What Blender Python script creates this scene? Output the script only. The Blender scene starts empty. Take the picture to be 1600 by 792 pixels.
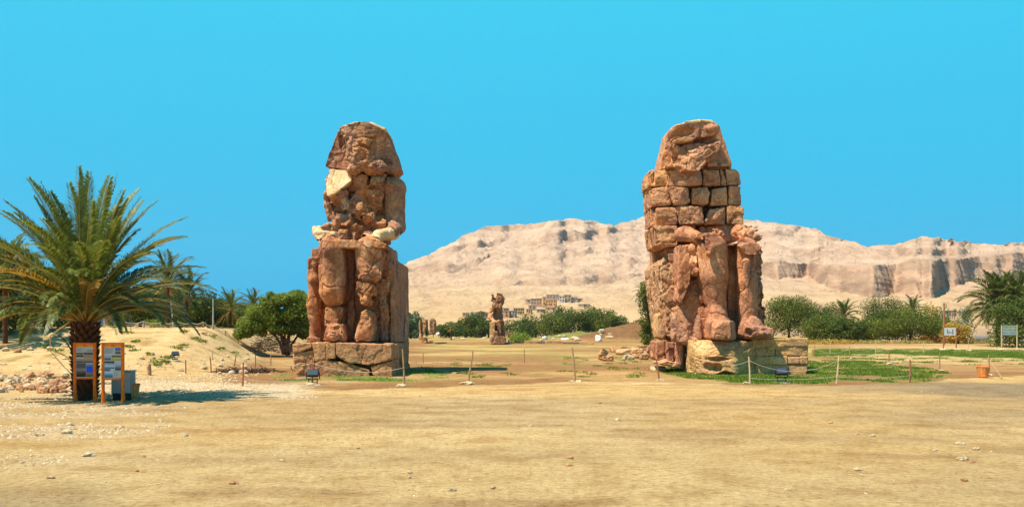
import bpy, math, random
import numpy as np
from mathutils import Vector
rng = np.random.default_rng(7); random.seed(7)
SC = bpy.context.scene
COL = SC.collection
F = 1400.0; CX = 800.0; HY = 515.0; EYE = 3.0          # focal length in photo pixels, horizon row, eye height
R = math.radians
# ---------------------------------------------------------------- camera, sky, sun, exposure
cam = bpy.data.objects.new('camera', bpy.data.cameras.new('camera')); COL.objects.link(cam); SC.camera = cam
cam.data.sensor_width = 36; cam.data.lens = 36*F/1600; cam.data.shift_y = 119/1600
cam.data.clip_start = .1; cam.data.clip_end = 20000
cam.location = (0, 0, EYE); cam.rotation_euler = (R(90), 0, 0)
EXPO = .85; SKY = 1/2**EXPO; SUN_EL = 61.0; SUN_DIR = Vector((-1, -.50, 0)).normalized()          # towards the sun, level part
W = bpy.data.worlds.new('World'); SC.world = W; W.use_nodes = True
n = W.node_tree.nodes; l = W.node_tree.links; n.clear()
sky = n.new('ShaderNodeTexSky'); sky.sky_type = 'NISHITA'; sky.sun_disc = False
sky.sun_elevation = R(SUN_EL); sky.sun_rotation = math.atan2(SUN_DIR.x, SUN_DIR.y)
tc = n.new('ShaderNodeTexCoord'); sx = n.new('ShaderNodeSeparateXYZ'); cr = n.new('ShaderNodeValToRGB')
cr.color_ramp.elements[0].position = 0.0; cr.color_ramp.elements[0].color = (.010, .45, .81, 1)
cr.color_ramp.elements[1].position = .36; cr.color_ramp.elements[1].color = (.045, .63, .92, 1)
e = cr.color_ramp.elements.new(1.0); e.color = (.07, .28, .66, 1)
e = cr.color_ramp.elements.new(.12); e.color = (.024, .53, .86, 1)
l.new(tc.outputs['Generated'], sx.inputs[0]); l.new(sx.outputs['Z'], cr.inputs[0])
b1 = n.new('ShaderNodeBackground'); b1.inputs[1].default_value = .06; l.new(sky.outputs[0], b1.inputs[0])
b2 = n.new('ShaderNodeBackground'); b2.inputs[1].default_value = SKY; l.new(cr.outputs[0], b2.inputs[0])
mx = n.new('ShaderNodeMixShader'); mx.inputs[0].default_value = .97
l.new(b1.outputs[0], mx.inputs[1]); l.new(b2.outputs[0], mx.inputs[2])
wo = n.new('ShaderNodeOutputWorld'); l.new(mx.outputs[0], wo.inputs[0])
sun = bpy.data.objects.new('sun', bpy.data.lights.new('sun', 'SUN')); COL.objects.link(sun)
sun.data.energy = 5.0; sun.data.angle = R(.5); sun.data.color = (1, .90, .74)
sd = Vector((SUN_DIR.x*math.cos(R(SUN_EL)), SUN_DIR.y*math.cos(R(SUN_EL)), math.sin(R(SUN_EL))))
sun.rotation_euler = sd.to_track_quat('Z', 'Y').to_euler()
SC.view_settings.view_transform = 'Standard'; SC.view_settings.look = 'None'
SC.view_settings.exposure = EXPO; SC.view_settings.gamma = 1.0
SC.cycles.max_bounces = 5; SC.cycles.diffuse_bounces = 4; SC.cycles.transparent_max_bounces = 4

# ---------------------------------------------------------------- helpers
def P(px, py, Y):
    return np.array([(px-CX)/F*Y, Y, EYE-(py-HY)/F*Y])
def smooth(t):
    t = np.clip(t, 0, 1); return t*t*(3-2*t)

def h3(ix, iy, iz, s=0):
    h = (ix.astype(np.int64)*374761393 + iy.astype(np.int64)*668265263 + iz.astype(np.int64)*2147483647 + s*974634777) & 0xffffffff
    h = ((h ^ (h >> 13))*1274126177) & 0xffffffff
    h = ((h ^ (h >> 16))*2246822519) & 0xffffffff
    h = h ^ (h >> 15)
    return (h & 0xffffff).astype(np.float64)/16777216.0
def vnoise(p, s=0):
    i = np.floor(p).astype(np.int64); f = p-i; f = f*f*(3-2*f)
    r = 0
    for dx in (0, 1):
        for dy in (0, 1):
            for dz in (0, 1):
                w = (f[:, 0] if dx else 1-f[:, 0])*(f[:, 1] if dy else 1-f[:, 1])*(f[:, 2] if dz else 1-f[:, 2])
                r = r + w*h3(i[:, 0]+dx, i[:, 1]+dy, i[:, 2]+dz, s)
    return r*2-1
def fbm(p, octaves=4, s=0, gain=.5):
    r = 0; a = 1
    for k in range(octaves):
        r = r + a*vnoise(p*(2.03**k)+k*7.3, s+k); a *= gain
    return r
def vor(p, s=0):
    """cell noise: F1, F2, cell random 1-3, offset to the nearest cell point"""
    i = np.floor(p).astype(np.int64)
    f1 = np.full(len(p), 9.); f2 = np.full(len(p), 9.); c = np.zeros((len(p), 3)); off = np.zeros((len(p), 3))
    for dx in (-1, 0, 1):
        for dy in (-1, 0, 1):
            for dz in (-1, 0, 1):
                jx, jy, jz = i[:, 0]+dx, i[:, 1]+dy, i[:, 2]+dz
                r1, r2, r3 = h3(jx, jy, jz, s), h3(jx, jy, jz, s+11), h3(jx, jy, jz, s+23)
                q = np.stack([jx+r1, jy+r2, jz+r3], 1); o = p-q
                d = np.sqrt((o*o).sum(1)); m = d < f1
                f2 = np.where(m, f1, np.minimum(f2, d)); f1 = np.where(m, d, f1)
                c[m] = np.stack([r3, r1, r2], 1)[m]; off[m] = o[m]
    return f1, f2, c, off

def mesh_np(name, v, f, mat=None, smooth_shade=False, col=None, sharp=0):
    v = np.asarray(v, dtype=np.float32)
    me = bpy.data.meshes.new(name)
    if isinstance(f, np.ndarray):
        k = f.shape[1]; nf = len(f)
        me.vertices.add(len(v)); me.vertices.foreach_set('co', v.ravel())
        me.loops.add(nf*k); me.loops.foreach_set('vertex_index', f.astype(np.int32).ravel())
        me.polygons.add(nf); me.polygons.foreach_set('loop_start', np.arange(0, nf*k, k, dtype=np.int32))
        me.polygons.foreach_set('loop_total', np.full(nf, k, dtype=np.int32))
        me.update(calc_edges=True); me.validate()
    else:
        me.from_pydata([tuple(x) for x in v.tolist()], [], f); me.update()
    if smooth_shade: me.polygons.foreach_set('use_smooth', np.ones(len(me.polygons), dtype=bool))
    if sharp: me.set_sharp_from_angle(angle=R(sharp))
    if col is not None:
        a = me.attributes.new('col', 'FLOAT_COLOR', 'POINT')
        c = np.ones((len(v), 4), dtype=np.float32); c[:, :col.shape[1]] = col
        a.data.foreach_set('color', c.ravel())
    if mat is not None: me.materials.append(mat)
    return me
def obj(name, me, parent=None, loc=None):
    o = bpy.data.objects.new(name, me); COL.objects.link(o)
    if parent is not None: o.parent = parent
    if loc is not None: o.location = loc
    return o
def tag(o, label=None, cat=None, group=None, kind=None):
    if label: o['label'] = label
    if cat: o['category'] = cat
    if group: o['group'] = group
    if kind: o['kind'] = kind
    return o
def thing(name, label, cat, loc=(0, 0, 0), rz=0, group=None):
    o = obj(name, None); o.location = [float(x) for x in loc]; o.rotation_euler = (0, 0, rz); o.empty_display_size = .3
    return tag(o, label, cat, group)

class MB:
    """collects simple solids and links them as one mesh"""
    def __init__(s): s.v = []; s.f = []
    def add(s, v, f):
        k = len(s.v); s.v += [tuple(map(float, x)) for x in v]; s.f += [tuple(int(i)+k for i in q) for q in f]; return s
    def box(s, x0, x1, y0, y1, z0, z1, bev=0.0):
        if bev > 0:
            b = min(bev, (x1-x0)*.45, (y1-y0)*.45, (z1-z0)*.45)
            cx = [x0, x0+b, x1-b, x1]; cy = [y0, y0+b, y1-b, y1]; cz = [z0, z0+b, z1-b, z1]
            import itertools
            V = []; idx = {}
            for i, j, k in itertools.product(range(4), repeat=3):
                e = (i in (0, 3))+(j in (0, 3))+(k in (0, 3))
                if e == 1 and i in (0, 3) and j in (1, 2) and k in (1, 2) or e == 1 and j in (0, 3) and i in (1, 2) and k in (1, 2) or e == 1 and k in (0, 3) and i in (1, 2) and j in (1, 2):
                    idx[i, j, k] = len(V); V.append((cx[i], cy[j], cz[k]))
            Q = []
            for a in (0, 3):
                Q += [(idx[a, 1, 1], idx[a, 2, 1], idx[a, 2, 2], idx[a, 1, 2]), (idx[1, a, 1], idx[2, a, 1], idx[2, a, 2], idx[1, a, 2]), (idx[1, 1, a], idx[2, 1, a], idx[2, 2, a], idx[1, 2, a])]
            for a in (0, 3):
                A = 1 if a == 0 else 2
                for c in (0, 3):
                    C = 1 if c == 0 else 2
                    Q += [(idx[a, C, 1], idx[a, C, 2], idx[A, c, 2], idx[A, c, 1]), (idx[a, 1, C], idx[a, 2, C], idx[A, 2, c], idx[A, 1, c]), (idx[1, a, C], idx[2, a, C], idx[2, A, c], idx[1, A, c])]
                    for d in (0, 3):
                        D = 1 if d == 0 else 2
                        Q.append((idx[a, C, D], idx[A, c, D], idx[A, C, d]))
            return s.add(V, Q)
        return s.add([(x0, y0, z0), (x1, y0, z0), (x1, y1, z0), (x0, y1, z0), (x0, y0, z1), (x1, y0, z1), (x1, y1, z1), (x0, y1, z1)],
                     [(0, 3, 2, 1), (4, 5, 6, 7), (0, 1, 5, 4), (1, 2, 6, 5), (2, 3, 7, 6), (3, 0, 4, 7)])
    def tube(s, pts, rad, n=8, cap=True):
        pts = [np.array(p, float) for p in pts]
        if not hasattr(rad, '__len__'): rad = [rad]*len(pts)
        V = []; Q = []
        for i, p in enumerate(pts):
            t = pts[min(i+1, len(pts)-1)]-pts[max(i-1, 0)]; t = t/(np.linalg.norm(t)+1e-9)
            a = np.cross(t, (0, 0, 1) if abs(t[2]) < .9 else (1, 0, 0)); a /= np.linalg.norm(a)+1e-9; b = np.cross(t, a)
            for k in range(n):
                w = 2*math.pi*k/n; V.append(p+(a*math.cos(w)+b*math.sin(w))*rad[i])
        for i in range(len(pts)-1):
            for k in range(n): Q.append((i*n+k, i*n+(k+1) % n, (i+1)*n+(k+1) % n, (i+1)*n+k))
        if cap: Q += [tuple(range(n))[::-1], tuple((len(pts)-1)*n+k for k in range(n))]
        return s.add(V, Q)
    def stone(s, c, r, seed, sq=(1, 1, .7)):
        rr = np.random.default_rng(seed)
        V = []; nn = 8
        rows = [(-.75, .55), (-.2, 1.0), (.45, .85), (.95, .35)]
        ph = rr.random()*6
        for z, q in rows:
            for k in range(nn):
                w = 2*math.pi*k/nn+ph; j = .72+.5*rr.random()
                V.append((c[0]+math.cos(w)*q*r*j*sq[0], c[1]+math.sin(w)*q*r*j*sq[1], c[2]+z*r*sq[2]*(.85+.3*rr.random())))
        Q = [tuple(range(nn))[::-1]]
        for i in range(3):
            for k in range(nn): Q.append((i*nn+k, i*nn+(k+1) % nn, (i+1)*nn+(k+1) % nn, (i+1)*nn+k))
        Q.append(tuple(3*nn+k for k in range(nn)))
        return s.add(V, Q)
    def build(s, name, mat, parent=None, smooth_shade=False, loc=None):
        me = bpy.data.meshes.new(name); me.from_pydata(s.v, [], s.f); me.update()
        if smooth_shade: me.polygons.foreach_set('use_smooth', np.ones(len(me.polygons), dtype=bool))
        if mat: me.materials.append(mat)
        return obj(name, me, parent, loc)

# ---------------------------------------------------------------- materials
def new_mat(name, rough=.9):
    m = bpy.data.materials.new(name); m.use_nodes = True
    t = m.node_tree; b = t.nodes['Principled BSDF']; b.inputs['Roughness'].default_value = rough
    b.inputs['Specular IOR Level'].default_value = .2
    return m, t.nodes, t.links, b
def noise_node(n, l, vec, scale, detail=5, rough=.6, dist=0):
    x = n.new('ShaderNodeTexNoise'); x.inputs['Scale'].default_value = scale; x.inputs['Detail'].default_value = detail
    x.inputs['Roughness'].default_value = rough; x.inputs['Distortion'].default_value = dist; l.new(vec, x.inputs['Vector']); return x
def ramp(n, l, src, stops):
    r = n.new('ShaderNodeValToRGB'); el = r.color_ramp.elements
    while len(el) < len(stops): el.new(.5)
    for e_, (p_, c_) in zip(el, stops): e_.position = p_; e_.color = tuple(c_)+(1,)
    l.new(src, r.inputs[0]); return r
def mixc(n, l, fac, a, b, mode='MIX'):
    m = n.new('ShaderNodeMix'); m.data_type = 'RGBA'; m.blend_type = mode
    for i, x in ((0, fac), (6, a), (7, b)):
        if hasattr(x, 'is_linked') or isinstance(x, bpy.types.NodeSocket): l.new(x, m.inputs[i])
        else: m.inputs[i].default_value = x if i == 0 else tuple(x)+(1,)
    return m.outputs[2]
def bump(n, l, h, strength, dist, prev=None):
    b = n.new('ShaderNodeBump'); b.inputs['Strength'].default_value = strength; b.inputs['Distance'].default_value = dist
    l.new(h, b.inputs['Height'])
    if prev: l.new(prev, b.inputs['Normal'])
    return b.outputs[0]
def flat_mat(name, c, rough=.8, var=.12, scale=6, spec=.2, metal=0):
    m, n, l, b = new_mat(name, rough); b.inputs['Metallic'].default_value = metal; b.inputs['Specular IOR Level'].default_value = spec
    g = n.new('ShaderNodeNewGeometry'); x = noise_node(n, l, g.outputs['Position'], scale, 6)
    c = np.array(c); r_ = ramp(n, l, x.outputs[0], [(.3, c*(1-var)), (.7, np.minimum(c*(1+var), 1))])
    l.new(r_.outputs[0], b.inputs['Base Color']); return m
def stone_mat(name, cols, patch, scale=.5, bump_d=.06, patch_amt=.5, streak=False):
    """cols: dark, mid, light; patch: a second tint in large stains"""
    m, n, l, b = new_mat(name, .93)
    g = n.new('ShaderNodeNewGeometry'); pos = g.outputs['Position']
    a = noise_node(n, l, pos, scale, 9, .68, .6)
    r1 = ramp(n, l, a.outputs[0], [(.36, cols[0]), (.46, cols[1]), (.54, cols[1]), (.64, cols[2])])
    p2 = noise_node(n, l, pos, scale*.45, 6, .6, 1.2)
    k = ramp(n, l, p2.outputs[0], [(.5-.12*patch_amt-.02, (0, 0, 0)), (.62, (1, 1, 1))])
    c = mixc(n, l, k.outputs[0], r1.outputs[0], patch)
    f = noise_node(n, l, pos, 5.5, 8, .75)
    fr = ramp(n, l, f.outputs[0], [(.32, (.55, .5, .47)), (.5, (1, 1, 1)), (.7, (1.25, 1.22, 1.15))])
    c = mixc(n, l, 1.0, c, fr.outputs[0], 'MULTIPLY')
    if streak:
        mp = n.new('ShaderNodeMapping'); mp.inputs['Scale'].default_value = (1, 1, .16); l.new(pos, mp.inputs[0])
        s2 = noise_node(n, l, mp.outputs[0], 1.9, 6, .6)
        sr = ramp(n, l, s2.outputs[0], [(.36, (.55, .5, .5)), (.55, (1, 1, 1))]); c = mixc(n, l, .8, c, sr.outputs[0], 'MULTIPLY')
    l.new(c, b.inputs['Base Color'])
    v = n.new('ShaderNodeTexVoronoi'); v.feature = 'DISTANCE_TO_EDGE'; v.inputs['Scale'].default_value = .34
    w = noise_node(n, l, pos, .9, 7); ad = n.new('ShaderNodeVectorMath'); ad.operation = 'MULTIPLY_ADD'
    l.new(w.outputs['Color'], ad.inputs[0]); ad.inputs[1].default_value = (2.2, 2.2, 2.2); l.new(pos, ad.inputs[2]); l.new(ad.outputs[0], v.inputs['Vector'])
    vr = ramp(n, l, v.outputs['Distance'], [(0, (0, 0, 0)), (.03, (1, 1, 1))]); vc = ramp(n, l, v.outputs['Distance'], [(0, (.42, .36, .33)), (.014, (1, 1, 1))])
    pt = noise_node(n, l, pos, 17, 4, .7); ptr = ramp(n, l, pt.outputs[0], [(.34, (.62, .58, .55)), (.46, (1, 1, 1)), (.66, (1.15, 1.14, 1.1))]); c = mixc(n, l, 1.0, c, ptr.outputs[0], 'MULTIPLY')
    l.new(mixc(n, l, .75, c, vc.outputs[0], 'MULTIPLY'), b.inputs['Base Color'])
    nb = bump(n, l, vr.outputs[0], .5, .05)
    nb = bump(n, l, a.outputs[0], .8, bump_d*3.2, nb); nb = bump(n, l, f.outputs[0], .9, bump_d*1.6, nb); nb = bump(n, l, pt.outputs[0], .7, .03, nb)
    l.new(nb, b.inputs['Normal']); return m
M = {}
M['upper'] = stone_mat('weathered_upper_stone', ((.14, .065, .05), (.42, .21, .13), (.72, .46, .29)), (.50, .23, .10), .55, .09, .25)
M['lower'] = stone_mat('red_quartzite', ((.20, .07, .03), (.61, .265, .105), (.78, .45, .24)), (.42, .19, .105), .5, .07, .5, True)
M['rightupper'] = stone_mat('ochre_sandstone_blocks', ((.22, .09, .045), (.61, .30, .13), (.76, .45, .24)), (.43, .21, .13), .7, .07, .6)
M['rightlower'] = stone_mat('brown_quartzite', ((.22, .085, .05), (.60, .26, .12), (.76, .42, .23)), (.44, .21, .13), .5, .07, .6, True)
M['pedleft'] = stone_mat('pedestal_brown_sandstone', ((.24, .10, .045), (.58, .295, .13), (.74, .46, .25)), (.45, .22, .11), .6, .08, .6)
M['pedright'] = stone_mat('pedestal_yellow_sandstone', ((.34, .18, .07), (.64, .37, .15), (.76, .50, .24)), (.48, .27, .14), .5, .08, .5)
M['pedside'] = stone_mat('grey_repair_masonry', ((.40, .21, .10), (.60, .33, .165), (.68, .41, .22)), (.50, .27, .14), .5, .05, .5)
M['pale'] = stone_mat('pale_break_and_sunlit_stone', ((.56, .34, .17), (.70, .46, .24), (.78, .56, .34)), (.62, .42, .23), .8, .03, .3)  # fresh breaks, plus sunlight painted as pale stone on crowns and hands
M['throneside'] = stone_mat('rough_throne_side_stone', ((.24, .11, .06), (.62, .37, .20), (.78, .54, .33)), (.50, .24, .12), 1.1, .12, .6)

# ---------------------------------------------------------------- distance-field sculpting
class Sculpt:
    def __init__(s, lo, hi, h=.09):
        h = h*.66 if h < .13 else h
        s.h = h; s.lo = np.array(lo, float)-3*h; hi = np.array(hi, float)+3*h
        s.n = np.ceil((hi-s.lo)/h).astype(int)+1
        s.Fd = np.full(s.n, 50., dtype=np.float32)
        s.ax = [s.lo[i]+np.arange(s.n[i])*h for i in range(3)]
    def _sub(s, lo, hi):
        sl = []
        for i in range(3):
            a = int(max(0, math.floor((lo[i]-s.lo[i])/s.h)-3)); b = int(min(s.n[i], math.ceil((hi[i]-s.lo[i])/s.h)+4)); sl.append(slice(a, max(a, b)))
        sl = tuple(sl); return sl, s.ax[0][sl[0]][:, None, None], s.ax[1][sl[1]][None, :, None], s.ax[2][sl[2]][None, None, :]
    def _op(s, sl, d, k=0, op='u'):
        A = s.Fd[sl]
        if A.size == 0: return s
        if op == 'u':
            if k > 0:
                h = np.clip(.5+.5*(A-d)/k, 0, 1); s.Fd[sl] = A*(1-h)+d*h-k*h*(1-h)
            else: s.Fd[sl] = np.minimum(A, d)
        elif op == 's':
            if k > 0:
                h = np.clip(.5-.5*(A+d)/k, 0, 1); s.Fd[sl] = A*(1-h)-d*h+k*h*(1-h)
            else: s.Fd[sl] = np.maximum(A, -d)
        return s
    def box(s, c, hf, r=.1, rot=(0, 0, 0), k=0, op='u'):
        from mathutils import Euler
        c = np.array(c, float); hf = np.array(hf, float); rad = np.linalg.norm(hf) if any(rot) else None
        e = np.full(3, rad) if rad else hf
        sl, X, Y, Z = s._sub(c-e-k, c+e+k)
        m = np.array(Euler(rot).to_matrix().transposed())
        dx, dy, dz = X-c[0], Y-c[1], Z-c[2]
        q = [np.abs(m[i, 0]*dx+m[i, 1]*dy+m[i, 2]*dz)-(hf[i]-r) for i in range(3)]
        d = np.sqrt(sum(np.maximum(a, 0)**2 for a in q))+np.minimum(np.maximum(np.maximum(q[0], q[1]), q[2]), 0)-r
        return s._op(sl, d, k, op)
    def ell(s, c, rad, rot=(0, 0, 0), k=0, op='u'):
        from mathutils import Euler
        c = np.array(c, float); rad = np.array(rad, float); e = np.full(3, rad.max())
        sl, X, Y, Z = s._sub(c-e-k, c+e+k); m = np.array(Euler(rot).to_matrix().transposed())
        dx, dy, dz = X-c[0], Y-c[1], Z-c[2]
        q = np.sqrt(sum(((m[i, 0]*dx+m[i, 1]*dy+m[i, 2]*dz)/rad[i])**2 for i in range(3)))
        return s._op(sl, (q-1)*rad.min(), k, op)
    def poly(s, c, rad, seed, k=0, op='u', npl=11, chop=.16):
        c = np.array(c, float); rad = np.array(rad, float); r_ = np.random.default_rng(seed)
        sl, X, Y, Z = s._sub(c-rad*1.25-k, c+rad*1.25+k); d = None
        N = r_.normal(size=(npl, 3)); N /= np.linalg.norm(N, axis=1)[:, None]; N = np.concatenate([N, [[0, -1, .1], [1, 0, 0], [-1, 0, 0], [0, 0, 1], [0, 0, -1], [0, 1, 0]]+r_.normal(size=(6, 3))*.25])
        for i, nn in enumerate(N):
            nn = nn/np.linalg.norm(nn); o = np.linalg.norm(nn*rad)*(1-chop*2*r_.random())
            dd = (X-c[0])*nn[0]+(Y-c[1])*nn[1]+(Z-c[2])*nn[2]-o; d = dd if d is None else np.maximum(d, dd)
        return s._op(sl, d, k, op)
    def tube(s, a, b, r0, r1, k=0, op='u', flat=1.0):
        a = np.array(a, float); b = np.array(b, float); R_ = max(r0, r1)
        sl, X, Y, Z = s._sub(np.minimum(a, b)-R_-k, np.maximum(a, b)+R_+k)
        ab = b-a; t = ((X-a[0])*ab[0]+(Y-a[1])*ab[1]+(Z-a[2])*ab[2])/(ab@ab); t = np.clip(t, 0, 1)
        d = np.sqrt((X-a[0]-t*ab[0])**2+((Y-a[1]-t*ab[1])/flat)**2+(Z-a[2]-t*ab[2])**2)-(r0+(r1-r0)*t)
        return s._op(sl, d, k, op)
    def prism(s, pts, Yf, Yb, r=.12, k=0, op='u', plane='xz', z0=0, z1=1, tilt=0):
        """convex outline in photo pixels at depth Yf, run back to Yb; or an (X, Y) plan from z0 to z1"""
        r = r*.55
        if plane == 'xz': Q = np.array([[(x-CX)/F*Yf, EYE-(y-HY)/F*Yf] for x, y in pts])
        else: Q = np.array(pts, float)
        ar = 0.5*sum(Q[i-1][0]*Q[i][1]-Q[i][0]*Q[i-1][1] for i in range(len(Q)))
        if ar < 0: Q = Q[::-1]
        if plane == 'xz': lo = (Q[:, 0].min(), Yf, Q[:, 1].min()); hi = (Q[:, 0].max(), Yb, Q[:, 1].max())
        else: lo = (Q[:, 0].min(), Q[:, 1].min(), z0); hi = (Q[:, 0].max(), Q[:, 1].max(), z1)
        sl, X, Y, Z = s._sub(np.array(lo)-k, np.array(hi)+k)
        U, V_ = (X, Z) if plane == 'xz' else (X, Y)
        d = None
        def smax(A, B):
            if r <= 0: return np.maximum(A, B)
            h = np.clip(.5-.5*(B-A)/r, 0, 1); return B*(1-h)+A*h+r*h*(1-h)
        for i in range(len(Q)):
            p, q = Q[i-1], Q[i]; ed = q-p; L = np.hypot(*ed)
            if L < 1e-6: continue
            nx, ny = ed[1]/L, -ed[0]/L
            dd = (U-p[0])*nx+(V_-p[1])*ny
            d = dd if d is None else smax(d, dd)
        if plane == 'xz':
            zz = (Z-lo[2])*tilt
            d = smax(smax(d, Yf+zz-Y), Y-Yb)
        else: d = smax(smax(d, z0-Z), Z-z1)
        return s._op(sl, d, k, op)
    def cut(s, p, nrm):
        """keep the side the normal points away from"""
        nrm = np.array(nrm, float); nrm /= np.linalg.norm(nrm)
        d = (s.ax[0][:, None, None]-p[0])*nrm[0]+(s.ax[1][None, :, None]-p[1])*nrm[1]+(s.ax[2][None, None, :]-p[2])*nrm[2]
        s.Fd = np.maximum(s.Fd, d).astype(np.float32); return s
    def mesh(s):
        D = s.Fd; I = D < 0; n0, n1, n2 = D.shape
        c = (n0-1, n1-1, n2-1); acc = np.zeros(c+(3,), dtype=np.float32); cnt = np.zeros(c, dtype=np.float32)
        cross = []
        for ax in range(3):
            A = [slice(None)]*3; B = [slice(None)]*3; A[ax] = slice(0, -1); B[ax] = slice(1, None)
            a, b = D[tuple(A)], D[tuple(B)]; m = I[tuple(A)] != I[tuple(B)]
            ii = np.argwhere(m); t = (a[m]/(a[m]-b[m])).astype(np.float32)
            pos = ii.astype(np.float32); pos[:, ax] += t; cross.append((ii, I[tuple(A)][m]))
            o1, o2 = [q for q in range(3) if q != ax]
            for d1 in (0, -1):
                for d2 in (0, -1):
                    j = ii.copy(); j[:, o1] += d1; j[:, o2] += d2
                    ok = (j[:, 0] >= 0) & (j[:, 1] >= 0) & (j[:, 2] >= 0) & (j[:, 0] < c[0]) & (j[:, 1] < c[1]) & (j[:, 2] < c[2])
                    j = j[ok]; np.add.at(acc, (j[:, 0], j[:, 1], j[:, 2]), pos[ok]); np.add.at(cnt, (j[:, 0], j[:, 1], j[:, 2]), 1)
        m = cnt > 0; idx = np.full(c, -1, dtype=np.int64); idx[m] = np.arange(m.sum())
        v = acc[m]/cnt[m][:, None]*s.h+s.lo
        Qs = []
        for ax in range(3):
            ii, ins = cross[ax]; o1, o2 = [(1, 2), (2, 0), (0, 1)][ax]
            ok = (ii[:, o1] > 0) & (ii[:, o2] > 0) & (ii[:, o1] < c[o1]) & (ii[:, o2] < c[o2])
            ii = ii[ok]; ins = ins[ok]; q = []
            for d1, d2 in ((-1, -1), (0, -1), (0, 0), (-1, 0)):
                j = ii.copy(); j[:, o1] += d1; j[:, o2] += d2; q.append(idx[j[:, 0], j[:, 1], j[:, 2]])
            q = np.stack(q, 1); q[~ins] = q[~ins][:, ::-1]; Qs.append(q)
        q = np.concatenate(Qs); q = q[(q >= 0).all(1)]
        return v, q
def normals(v, q):
    nf = np.cross(v[q[:, 2]]-v[q[:, 0]], v[q[:, 3]]-v[q[:, 1]])
    nv = np.zeros_like(v)
    for k in range(4): np.add.at(nv, q[:, k], nf)
    return nv/(np.linalg.norm(nv, axis=1)[:, None]+1e-9)
def rockify(v, q, seed=0, facets=((1.3, .16), (.55, .07)), cracks=(), rough=.05, lump=0, stretch=(1, 1, 1)):
    nv = normals(v, q); st = np.array(stretch)
    d = np.zeros(len(v))
    w = np.stack([fbm(v*.8, 2, seed+90), fbm(v*.8, 2, seed+91), fbm(v*.8, 2, seed+92)], 1)*.25
    for i, (sc, am) in enumerate(facets):
        f1, f2, c, o = vor((v+w*.6)*st/sc, seed+i*5)
        g = (c-.5)*2.4
        d -= am*1.5*np.clip(c[:, 0]*1.1-.25+(o*g).sum(1), 0, 1.3)
        d -= am*.45*np.clip(1-(f2-f1)/.09, 0, 1)
    for sc, wd, dp in cracks:
        f1, f2, c, o = vor((v+w*1.6)*st/sc, seed+50)
        d -= dp*np.clip(1-(f2-f1)*sc/wd, 0, 1)
    if lump: d += lump*fbm(v*.7, 2, seed+3)
    if rough: d += rough*.55*fbm(v*3.1, 4, seed+7, .62)
    return v+nv*d[:, None]
def solid(name, S, mat, parent, seed=0, **kw):
    v, q = S.mesh()
    if len(v) == 0: print('EMPTY', name); return None
    v = rockify(v, q, seed, **kw)
    o = obj(name, mesh_np(name, v-np.array(parent.location if parent else (0, 0, 0)), q, mat, True, None, 34), parent); return o
def px_box(x0, x1, y0, y1, Yf, Yb):
    """centre and half size of a box whose front face fills these photo pixels"""
    a = P(x0, y1, Yf); b = P(x1, y0, Yf); return ((a[0]+b[0])/2, (Yf+Yb)/2, (a[2]+b[2])/2), ((b[0]-a[0])/2, (Yb-Yf)/2, (b[2]-a[2])/2)
# ================================================================ the two colossi
def block(name, parent, pts, Yf, Yb, mat, seed, r=.22, h=.09, facets=((1.4, .10), (.5, .05)), rough=.04, cuts=(), kw=None, tilt=0, chips=0, chipk=1., **k2):
    xs = [p[0] for p in pts]; ys = [p[1] for p in pts]
    S = Sculpt(P(min(xs), max(ys), Yf), P(max(xs), min(ys), Yf)+np.array([0, Yb-Yf, 0]), h)
    S.prism(pts, Yf, Yb, r, tilt=tilt)
    for p, nn in cuts: S.cut(p, nn)
    r_ = np.random.default_rng(seed+5000); fc_ = (P(min(xs), max(ys), Yf)+P(max(xs), min(ys), Yf))/2; hw = (max(xs)-min(xs))/F*Yf/2; hh = (max(ys)-min(ys))/F*Yf/2; a0 = r_.random()*6.28
    for i in range(chips):
        th = a0+i*2*math.pi/chips+r_.uniform(-.5, .5); f_ = r_.uniform(.12, .7); a_ = r_.uniform(.25, .8)*chipk
        S.cut(fc_+np.array((math.cos(th)*hw*f_, 0, math.sin(th)*hh*f_)), (math.cos(th)*a_, -1, math.sin(th)*a_))
    return solid(name, S, mat, parent, seed, facets=facets, rough=rough, **k2)
def grow(pts, g):
    cx = sum(p[0] for p in pts)/len(pts); cy = sum(p[1] for p in pts)/len(pts)
    return [(x+(g if x > cx else -g), y+(g if y > cy else -g)) for x, y in pts]
def rect(x0, x1, y0, y1): return [(x0, y0), (x1, y0), (x1, y1), (x0, y1)]

# ---- left pedestal
pl = thing('stone_pedestal', 'cracked brown stone pedestal under the left colossus, in shade at the front', 'pedestal', (P(535, 515, 62)[0], 62, 0))
for i, (pts, Yf) in enumerate([
        ([(457, 538), (484, 536), (487, 545), (471, 549), (458, 554)], 57.4),
        ([(458, 555), (471, 550), (491, 546), (492, 588), (465, 588), (460, 571)], 57.6),
        ([(488, 536), (509, 535), (508, 561), (493, 565)], 57.5),
        ([(510, 537), (524, 536), (523, 559), (509, 562)], 57.35),
        ([(525, 536), (612, 539), (612, 561), (577, 570), (545, 566), (526, 555)], 57.4),
        ([(493, 566), (525, 560), (546, 568), (577, 573), (576, 592), (493, 590)], 57.55),
        ([(579, 573), (612, 563), (612, 592), (592, 592), (582, 583)], 57.5)]):
    block('stone_block', pl, grow(pts, 1.2), Yf*.4+57.45*.6, 61 if i else 60.5, M['pedleft'], 20+i, r=.05, facets=((2.4, .035), (.6, .018)), cracks=((3.0, .06, .05),), rough=.03)
S = Sculpt((-14.1, 57.9, -.2), (-7.6, 70, 2.25), .12)
S.prism([(-13.9, 58.4), (-7.75, 58.4), (-7.9, 69.6), (-13.6, 69.6)], 0, 0, .15, plane='xy', z0=-.2, z1=2.13)
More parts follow.
